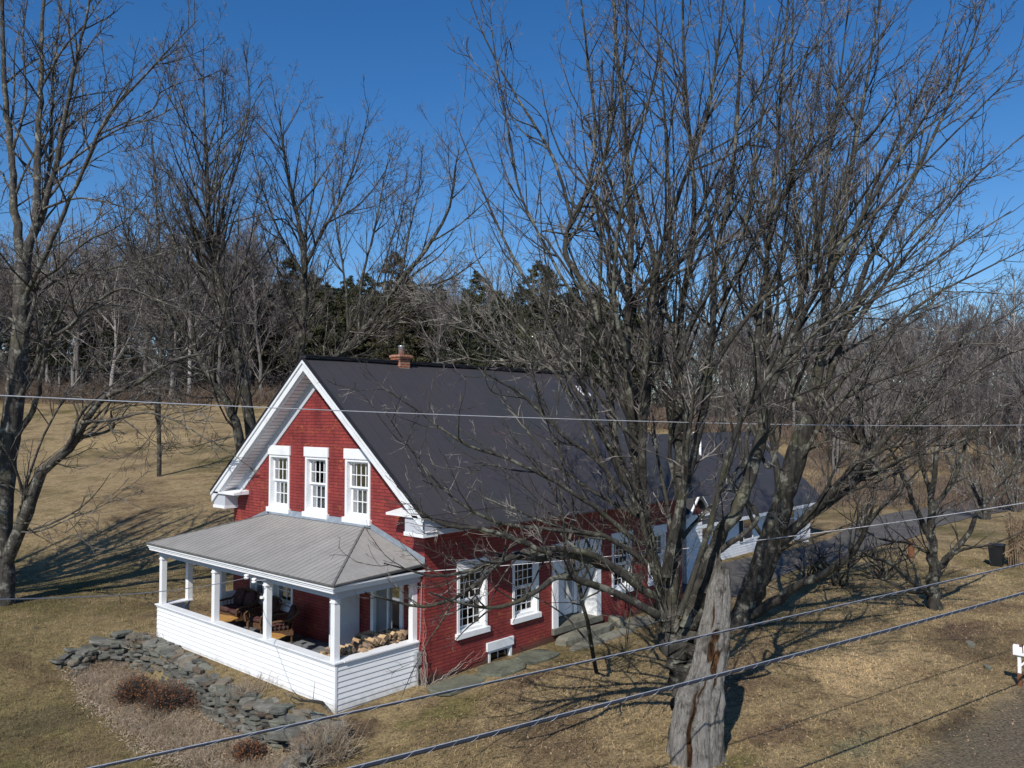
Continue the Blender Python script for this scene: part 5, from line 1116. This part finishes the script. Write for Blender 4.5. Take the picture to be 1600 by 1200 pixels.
# small trees on the right ----------------------------------------------------
q = ground_at(1462, 952); dd_ = float((q-CAM)@FW)
T = Tree('apple_tree', 'gnarled apple tree with dark trunk in the dry field near the mailbox', 'tree', 51, q, None, 'bark', 'twig')
T.limb([q-(0, 0, .1)]+px([(1460, 915), (1458, 870), (1455, 830), (1456, 780), (1462, 720), (1470, 660)], dd_, dd_), .22, .04, K=26, sides=12, wob=.25)
for pp, r0, r1 in [([(1460, 935), (1440, 920), (1420, 905), (1390, 880), (1360, 870), (1330, 850)], .09, .02), ([(1460, 890), (1480, 870), (1505, 845), (1530, 800), (1560, 760), (1600, 700)], .12, .02), ([(1457, 850), (1430, 790), (1410, 740), (1390, 700), (1350, 650)], .10, .02),
   ([(1456, 800), (1490, 750), (1510, 690), (1530, 630)], .09, .02), ([(1470, 880), (1500, 860), (1550, 850), (1600, 830)], .06, .015), ([(1456, 780), (1440, 720), (1430, 660), (1425, 600)], .08, .02), ([(1440, 918), (1425, 880), (1400, 850), (1370, 800)], .05, .012), ([(1450, 925), (1420, 925), (1380, 905), (1340, 890)], .05, .012), ([(1462, 870), (1420, 850), (1370, 840), (1310, 800)], .05, .012), ([(1475, 700), (1520, 680), (1560, 640), (1600, 620)], .05, .012)]:
    T.limb(px(pp, dd_, dd_+T.rng.uniform(-1.5, 1.5)), r0, r1, K=20, sides=8, wob=.5)
T.grow([dict(per_m=2.2, ratio=.5, ang=48, K=7, up=.08, wig=.17, rmin=.011, t0=.1, sides=4, lmin=.4, lmax=2.6), dict(per_m=2.8, ratio=.42, ang=48, K=5, up=.06, wig=.18, rmin=.0075, t0=.1, sides=3, lmin=.2, lmax=1.1), dict(per_m=3.2, ratio=.4, ang=48, K=3, up=.04, wig=.15, rmin=.0052, t0=.1, sides=3, lmin=.12, lmax=.5)])
T.done()

def multi_stem(seed, lab, q, hgt, nst, spread, barkm='bark', twigm='twig', group=None, lv=None, name='shrubby_tree', cat='tree'):
    t = Tree(name, lab, cat, seed, q, group, barkm, twigm); r = t.rng
    for k in range(nst):
        a = r.uniform(0, 2*pi); sp_ = spread*r.uniform(.3, 1); h_ = hgt*r.uniform(.7, 1)
        P_ = [q+np.array([cos(a)*.1, sin(a)*.1, -.1])]
        for f_ in (.25, .5, .75, 1): P_.append(q+np.array([cos(a)*sp_*f_**1.2+r.normal(0, .15), sin(a)*sp_*f_**1.2+r.normal(0, .15), h_*f_]))
        t.limb(P_, .018*h_**.9+.02, .012, K=14, sides=6)
    t.grow(lv or [dict(per_m=1.6, ratio=.5, ang=36, K=6, up=.09, wig=.12, rmin=.012, t0=.15, sides=4, lmin=.5, lmax=3), dict(per_m=2.2, ratio=.42, ang=40, K=4, up=.06, wig=.14, rmin=.0085, t0=.1, sides=3, lmin=.25, lmax=1.2), dict(per_m=2.2, ratio=.4, ang=42, K=3, up=.05, wig=.12, rmin=.007, t0=.1, sides=3, lmin=.15, lmax=.6)])
    return t.done()
for i, (u, v, h_, n_, sp_, lab, bm, tm) in enumerate([
  (1540, 812, 5.5, 8, 3.0, 'pale multi stemmed shrub behind the black bin', 'bark_pale', 'twig_pale'), (1590, 800, 6.5, 8, 3.0, 'grey thicket shrub at the right edge above the driveway', 'bark_pale', 'twig'),
  (1345, 842, 3.4, 6, 2.2, 'low twiggy bush beside the driveway left of the brown post', 'bark', 'twig_red'), (1400, 790, 4.6, 6, 2.6, 'thin grey sapling clump across the driveway', 'bark_pale', 'twig'),
  (1500, 775, 6.5, 6, 2.6, 'upright grey clump beyond the driveway behind the apple tree', 'bark_pale', 'twig'), (1310, 915, 1.8, 9, 1.8, 'brown bramble bush under the low limb of the leaning maple', 'bark', 'twig_red'),
  (1262, 905, 1.6, 8, 1.5, 'brown bramble bush between the leaning maple and the driveway', 'bark', 'twig_red'), (1380, 905, 1.7, 9, 1.8, 'spreading reddish bush left of the apple tree', 'bark', 'twig_red')]):
    multi_stem(60+i, lab, ground_at(u, v), h_, n_, sp_, bm, tm)

# woodland prototypes and copies -----------------------------------------------
def wood_proto(seed, hgt, spread, fine=.022):
    t = Tree('woodland_tree', None, None, seed, (0, 0, 0), None, 'wood_far', 'twig_far'); r = t.rng
    lean = r.normal(0, .5, 2); P_ = [np.array([0, 0, -1.0])]+[np.array([lean[0]*f_+r.normal(0, .12), lean[1]*f_+r.normal(0, .12), hgt*f_]) for f_ in (.2, .4, .6, .8, 1)]
    t.limb(P_, .2, .04, K=16, sides=7); tp = t.limbs[0][0]
    for k in range(10):
        f_ = r.uniform(.3, .8); p0 = tp[int(f_*25)]; a = r.uniform(0, 2*pi); ln = spread*(1.25-f_)*r.uniform(.7, 1.2)
        t.limb([p0, p0+np.array([cos(a)*ln*.45, sin(a)*ln*.45, ln*.55]), p0+np.array([cos(a)*ln*.8, sin(a)*ln*.8, ln*1.5])], .08, .025, K=10, sides=5)
    t.grow([dict(per_m=2.0, ratio=.5, ang=35, K=5, up=.1, wig=.1, rmin=.028, t0=.1, sides=3, lmin=.8, lmax=4), dict(per_m=2.6, ratio=.45, ang=40, K=4, up=.07, wig=.12, rmin=fine, t0=.1, sides=3, lmin=.5, lmax=1.9), dict(per_m=2.8, ratio=.45, ang=42, K=3, up=.05, wig=.1, rmin=fine*.8, t0=.1, sides=3, lmin=.4, lmax=1.1)])
    t.done(); return t.root
def pine_proto(seed, hgt):
    rng = np.random.default_rng(seed); root = empty('pine_tree', (0, 0, 0)); g_ = Geo()
    g_.add(np.stack([np.zeros(8), np.zeros(8), np.linspace(-1, hgt*.98, 8)], 1)[None], np.linspace(.24, .03, 8)[None], 7); link('trunk', g_.mesh('trunk', M['wood_far']), root)
    V = []; 
    for wh in range(26):
        f_ = wh/25; z = hgt*(.28+.71*f_); ln = (1-f_**2.2)**.7*hgt*.2*rng.uniform(.55, 1.25)+.35
        for b in range(6):
            if rng.random() < .14: continue
            a = rng.uniform(0, 2*pi); L_ = ln*rng.uniform(.5, 1.15)
            nt_ = int(14+L_*30)
            t = rng.uniform(.15, 1, nt_)**.8; c = np.stack([cos(a)*L_*t, sin(a)*L_*t, z+.25*L_*t-.12*L_*t**2*2+rng.normal(0, .1, nt_)], 1)+rng.normal(0, .09+.05*L_, (nt_, 3))*[1, 1, .5]
            sz = rng.uniform(.1, .27, nt_)[:, None]
            d1_ = norm(rng.normal(size=(nt_, 3))+np.array([cos(a), sin(a), .6])); d2_ = norm(np.cross(d1_, rng.normal(size=(nt_, 3))))
            V.append(np.stack([c-d1_*sz, c+d2_*sz*.35, c+d1_*sz*1.2, c-d2_*sz*.35], 1))
    V = np.concatenate(V); link('crown', raw_mesh('crown', V.reshape(-1, 3), np.arange(len(V)*4).reshape(-1, 4), M['needle']), root); return root
protoD = [wood_proto(100+k, h_, s_) for k, (h_, s_) in enumerate([(17, 5.5), (15, 5.5), (19, 5), (13, 5.5), (16, 6.5)])]
protoP = [pine_proto(200+k, h_) for k, h_ in enumerate([17, 20, 15])]
def copy_tree(src, loc, rz, sc, lab, grp, cat='tree'):
    o = src.copy(); COL.objects.link(o); o.location = loc; o.rotation_euler = (0, 0, rz); o.scale = (sc, sc, sc*1.0); tag(o, lab, cat, grp)
    for ch in src.children:
        c_ = ch.copy(); COL.objects.link(c_); c_.parent = o
    return o
rng = np.random.default_rng(77); used = set()
def place(src, p, sc, lab, grp):
    rz = rng.uniform(0, 6.28)
    if src.name not in used:
        used.add(src.name); src.location = p; src.rotation_euler = (0, 0, rz); src.scale = (sc,)*3; tag(src, lab, 'tree', grp)
    else: copy_tree(src, p, rz, sc, lab, grp)
def ab(a, b): return np.array([CAM[0]+FH[0]*a+RT[0]*b, CAM[1]+FH[1]*a+RT[1]*b])
# rows of bare trees along the field edge; a = distance, u = place across the view
LD = 'grey leafless tree among the bare trees of the wood beyond the field'; GD = 'bare trees of the wood beyond the field'
LP = 'dark green pine among the evergreens on the ridge'; GP = 'pines on the ridge'
for row in range(6):
    for k in range(46):
        u = -60+k*39+rng.uniform(-22, 22); a = 98+row*9+rng.uniform(-4, 4)
        if u > 1000: a += 4
        b = (u-800)/(F*1600)*a; x, y = ab(a, b); z = float(terrain(x, y))
        left = u < 420; sc = rng.uniform(.8, 1.02)*(1.36 if left else .95) if u < 1000 else rng.uniform(.72, .98)
        if u > 1480: sc *= 1.1
        if 430 < u < 1000 and rng.random() < (.6 if row < 2 else .3): continue
        place(protoD[rng.integers(5)], (x, y, z), sc, LD, GD)
for k in range(170):
    u = rng.uniform(370, 1010) if k < 156 else rng.uniform(-20, 370); a = rng.uniform(100, 134); b = (u-800)/(F*1600)*a; x, y = ab(a, b)
    place(protoP[rng.integers(3)], (x, y, float(terrain(x, y))), rng.uniform(.66, .92) if u > 420 else .7, LP, GP)
LF = 'thin leafless tree among the loose row of trees on the right beyond the driveway'; GF = 'loose row of trees beyond the driveway'
for k in range(34):
    u = rng.uniform(1290, 1680); a = rng.uniform(72, 100); b = (u-800)/(F*1600)*a; x, y = ab(a, b)
    place(protoD[rng.integers(5)], (x, y, float(terrain(x, y))), rng.uniform(.45, .75), LF, GF)

# ------------------------------------------------------------------ brush, litter, grass
def stems(name, pts, h_, n_per, spread, mat, seed, lab, cat, kind=None, rad=.006, K=4, group=None):
    """clump(s) of thin dry stems: pts (N,3)"""
    rng = np.random.default_rng(seed); pts = np.asarray(pts, float); N = len(pts)*n_per; b = np.repeat(pts, n_per, 0)+np.c_[rng.normal(0, spread*.35, (N, 2)), np.zeros(N)]
    d = norm(np.c_[rng.normal(0, .45, (N, 2)), np.ones(N)]); L_ = h_*rng.uniform(.4, 1.1, N); P_ = [b]; 
    for k in range(K-1):
        b = b+d*(L_/(K-1))[:, None]; P_.append(b); d = norm(d+rng.normal(0, .28, (N, 3)))
    P_ = np.stack(P_, 1); R = np.tile(np.linspace(rad, rad*.5, K), (N, 1)); g_ = Geo(); o0 = pts.mean(0); g_.add(P_-o0, R, 3)
    P2, R2 = sprout(P_, R, rng, 4/h_ if h_ > 0 else 4, .45, 45, 3, .03, .2, rad*.6, .2, lmin=.05, lmax=h_*.5, pw=1); g_.add(P2-o0, R2, 3)
    o = link(name, g_.mesh(name, mat, False), None, tuple(o0)); tag(o, lab, cat, group, kind); return o
rng = np.random.default_rng(301)
def tpt(x, y): return np.stack([x, y, terrain(x, y)], -1)
# brush bank along the far edge of the field
N = 900; u = rng.uniform(-120, 1720, N); a = rng.uniform(92, 108, N); b = (u-800)/(F*1600)*a; xy = ab(a[:, None], b[:, None]) if False else np.stack([CAM[0]+FH[0]*a+RT[0]*b, CAM[1]+FH[1]*a+RT[1]*b], 1)
stems('field_edge_brush', tpt(xy[:, 0], xy[:, 1]), 2.4, 14, 2.6, M['brush_far'], 302, 'brown thicket of brush along the far edge of the field', 'brush', 'stuff', rad=.03)
N = 1500; u = rng.uniform(-150, 1750, N); a = rng.uniform(100, 150, N); b_ = (u-800)/(F*1600)*a
stems('wood_undergrowth', tpt(CAM[0]+FH[0]*a+RT[0]*b_, CAM[1]+FH[1]*a+RT[1]*b_), 5.5, 9, 3.0, M['twig_far'], 305, 'grey undergrowth of saplings between the trees of the wood', 'undergrowth', 'stuff', rad=.04, K=5)
N = 260; u = rng.uniform(1250, 1700, N); a = rng.uniform(56, 90, N); b = (u-800)/(F*1600)*a
stems('driveway_brush', tpt(CAM[0]+FH[0]*a+RT[0]*b, CAM[1]+FH[1]*a+RT[1]*b), 1.9, 16, 2.2, M['brush_far'], 303, 'reddish brown brush between driveway and the trees on the right', 'brush', 'stuff', rad=.018)
# dry bed in front of the stone wall
N = 520; s_ = rng.uniform(1.8, S-.3, N); bp = np.array([wp(v_) for v_ in s_]); off = rng.uniform(.6, 2.0, N)*np.interp(s_, [1.8, 4, S], [.7, 1, .85])
bp = bp+np.stack([-off, -off*.25], 1)
stems('dry_garden_bed', tpt(bp[:, 0], bp[:, 1]), .24, 11, .4, M['brush'], 304, 'tangled tan dead stems in the bed below the stone wall', 'dry plants', 'stuff', rad=.004)
nb = 26000; s_ = rng.uniform(1.6, S-.2, nb); bp = np.stack([np.interp(s_, cum, wpath[:, 0]), np.interp(s_, cum, wpath[:, 1])], 1); off = .25+2.0*rng.random(nb)*np.interp(s_, [1.8, 4, S], [.6, 1, .85])
bp += np.stack([-off, -off*.25], 1)+rng.normal(0, .12, (nb, 2)); c_ = tpt(bp[:, 0], bp[:, 1])+np.c_[np.zeros((nb, 2)), rng.uniform(.0, .07, nb)]
sz = rng.uniform(.012, .045, nb)[:, None]; d1_ = norm(np.c_[rng.normal(size=(nb, 2)), rng.normal(0, .3, nb)]); d2_ = norm(np.cross(d1_, np.c_[rng.normal(0, .4, (nb, 2)), np.ones(nb)]))
V = np.stack([c_-d1_*sz*1.8, c_+d2_*sz*.22, c_+d1_*sz*1.8, c_-d2_*sz*.22], 1)
tag(link('dead_plant_litter', raw_mesh('dead_plant_litter', V.reshape(-1, 3), np.arange(nb*4).reshape(-1, 4), M['brush'])), 'pinkish tan litter covering the bed below the stone wall', 'plant litter', None, 'stuff')
for (u_, v_, h_, lab, sd) in ((214, 1084, .62, 'rounded russet shrub nearest the left end of the stone wall', 1), (262, 1098, .66, 'rounded russet shrub in the middle of the bed below the wall', 2), (388, 1176, .4, 'low dark russet shrub at the lower end of the bed', 3)):
    q = ground_at(u_, v_+14); sh = empty('russet_shrub', tuple(q), lab, 'shrub'); r = np.random.default_rng(400+sd)
    n_ = 260; d_ = norm(np.c_[r.normal(0, .8, (n_, 2)), np.abs(r.normal(.7, .4, n_))]); b_ = np.tile([0., 0, 0], (n_, 1)); P_ = [b_]
    for k in range(5): b_ = b_+d_*h_/5*r.uniform(.7, 1.25, (n_, 1)); P_.append(b_); d_ = norm(d_+r.normal(0, .2, (n_, 3))+[0, 0, .06])
    P_ = np.stack(P_, 1); R = np.tile(np.linspace(.006, .003, 6), (n_, 1)); g_ = Geo(); g_.add(P_, R, 3); P2, R2 = sprout(P_, R, r, 16, .4, 45, 3, .03, .2, .0025, .3, lmin=.05, lmax=.25); g_.add(P2, R2, 3)
    link('stems', g_.mesh('stems', M['twig_dark'], False), sh)
    c_ = P2[:, -1][r.random(len(P2)) < .75]; n2 = len(c_); sz = r.uniform(.012, .03, n2)[:, None]; d1_ = norm(r.normal(size=(n2, 3))); d2_ = norm(np.cross(d1_, r.normal(size=(n2, 3))))
    V = np.stack([c_-d1_*sz, c_+d2_*sz*.6, c_+d1_*sz, c_-d2_*sz*.6], 1); link('leaves', raw_mesh('leaves', V.reshape(-1, 3), np.arange(n2*4).reshape(-1, 4), M['shrub_red']), sh)
for (u_, v_, h_, n_, lab) in ((378, 1115, .75, 3, 'tuft of pale tan stalks leaning on the stone wall'), (505, 1190, .9, 4, 'tall dry grass clump at the lower end of the stone wall'), (480, 1198, .7, 4, 'shorter dry grass clump left of the tallest one'), (225, 1010, .5, 2, 'small dry stalks growing out of the wall top near the porch corner')):
    q = ground_at(u_, v_); r = np.random.default_rng(int(u_)); pp = q+np.c_[r.normal(0, .18, (n_, 2)), np.zeros(n_)]
    stems('dry_grass_clump', pp, h_, 60, .25, M['brush'], int(u_)+7, lab, 'grass clump', rad=.005)
# broken branch lying on the wall
q = raypt(515, 1118, 0, -2.9); r = np.random.default_rng(3); m = MB()
m.tube(px([(516, 1112), (503, 1098), (488, 1095), (470, 1095), (455, 1088), (443, 1082)], 17.0), [.035, .04, .032, .022, .014, .008], 7)
m.tube(px([(476, 1096), (466, 1088), (457, 1078)], 17.0), [.016, .011, .006], 5); m.tube(px([(474, 1100), (462, 1100), (452, 1093)], 17.0), [.014, .01, .006], 5); m.tube(px([(489, 1096), (490, 1085), (492, 1066)], 17.0), [.008, .006, .004], 5)
tag(m.build('fallen_branch', M['bark']), 'dead forked branch leaning over the stone wall at the porch corner', 'branch')
for k, (u_, v_, lab) in enumerate(((1236, 1140, 'small dark twig lying on the lawn right of the old maple'), (1345, 1150, 'thin pale stick on the lawn towards the road'))):
    q = ground_at(u_, v_); r = np.random.default_rng(k+50); P_ = [q+np.array([x, .3*x*(1 if k else -1)+r.normal(0, .02), .03+r.uniform(0, .04)]) for x in np.linspace(-.35, .35, 6)]
    m = MB(); m.tube(P_, np.linspace(.014, .005, 6), 5); m.tube([P_[2], P_[2]+(.1, .14, .05), P_[2]+(.16, .28, .03)], [.008, .006, .003], 4); tag(m.build('stick', M['bark']), lab, 'stick')
# leaf litter and twigs under the maple
N = 9000; x = np.r_[rng.normal(2.5, 4.2, N//2), rng.uniform(-3, 16, N//2)]; y = np.r_[rng.normal(-4.2, 2.3, N//2), rng.uniform(-11, -1.2, N//2)]; k_ = y < -1.1; x, y = x[k_], y[k_]; N = len(x)
c_ = tpt(x, y)+[0, 0, .02]; sz = rng.uniform(.015, .035, N)[:, None]; d1_ = norm(np.c_[rng.normal(size=(N, 2)), rng.normal(0, .35, N)]); d2_ = norm(np.cross(d1_, np.c_[rng.normal(0, .3, (N, 2)), np.ones(N)]))
V = np.stack([c_-d1_*sz, c_+d2_*sz*.7, c_+d1_*sz, c_-d2_*sz*.7], 1)
tag(link('leaf_litter', raw_mesh('leaf_litter', V.reshape(-1, 3), np.arange(N*4).reshape(-1, 4), M['litter'])), 'scattered dead leaves on the lawn around the old maple', 'leaves', None, 'stuff')
N = 900; x = np.r_[rng.normal(1, 4.5, N//2), rng.uniform(-10, 16, N//2)]; y = np.r_[rng.normal(-5, 2.5, N//2), rng.uniform(-11, 14, N//2)]; k_ = ((y < -1.2) | (x < -3.6)) & (y > -10.5-.1*x); x, y = x[k_], y[k_]; N = len(x)
p_ = tpt(x, y)+[0, 0, .02]; th = rng.uniform(0, 6.28, N); ln_ = rng.uniform(.08, .5, N); P_ = [p_]
for k in range(4): p_ = p_+np.stack([np.cos(th)*ln_/4, np.sin(th)*ln_/4, rng.normal(0, .008, N)], 1); th = th+rng.normal(0, .25, N); P_.append(p_)
P_ = np.stack(P_, 1); P_[:, :, 2] = np.maximum(P_[:, :, 2], terrain(P_[:, :, 0], P_[:, :, 1])+.012); R = rng.uniform(.003, .009, N)[:, None]*np.linspace(1, .5, 5)[None]; g_ = Geo(); g_.add(P_, R, 4)
tag(link('fallen_twigs', g_.mesh('fallen_twigs', M['bark'], False)), 'small dark twigs strewn over the winter lawn', 'twigs', None, 'stuff')
# short winter grass
N = 230000; a = 9+31*rng.random(N)**1.35; b = rng.uniform(-.68, .68, N)*a; x = CAM[0]+FH[0]*a+RT[0]*b; y = CAM[1]+FH[1]*a+RT[1]*b
house = ((x > -2.6) & (x < 12.1) & (y > -1.2) & (y < 9.3)) | ((x > 11.9) & (x < 30) & (y > -1.8)) | (y < -9.6-.1*x)
x, y, a = x[~house], y[~house], a[~house]; N = len(x); c_ = tpt(x, y); hh = rng.uniform(.02, .055, N)*(1+1.3*(rng.random(N) < .12)); wd = (.0035+.00035*a); th = rng.uniform(0, 6.28, N)
dx, dy = np.cos(th)*wd, np.sin(th)*wd; ln_ = rng.normal(0, .7, (N, 2))*hh[:, None]+np.array([.3, .1])*hh[:, None]
V = np.stack([c_+np.stack([-dx, -dy, -0.01+0*dx], 1), c_+np.stack([dx, dy, -0.01+0*dx], 1), c_+np.stack([ln_[:, 0], ln_[:, 1], hh], 1)], 1)
tag(link('grass', raw_mesh('grass', V.reshape(-1, 3), np.arange(N*3).reshape(-1, 3), M['blades'])), 'short dry winter grass of the lawn', 'grass', None, 'stuff')
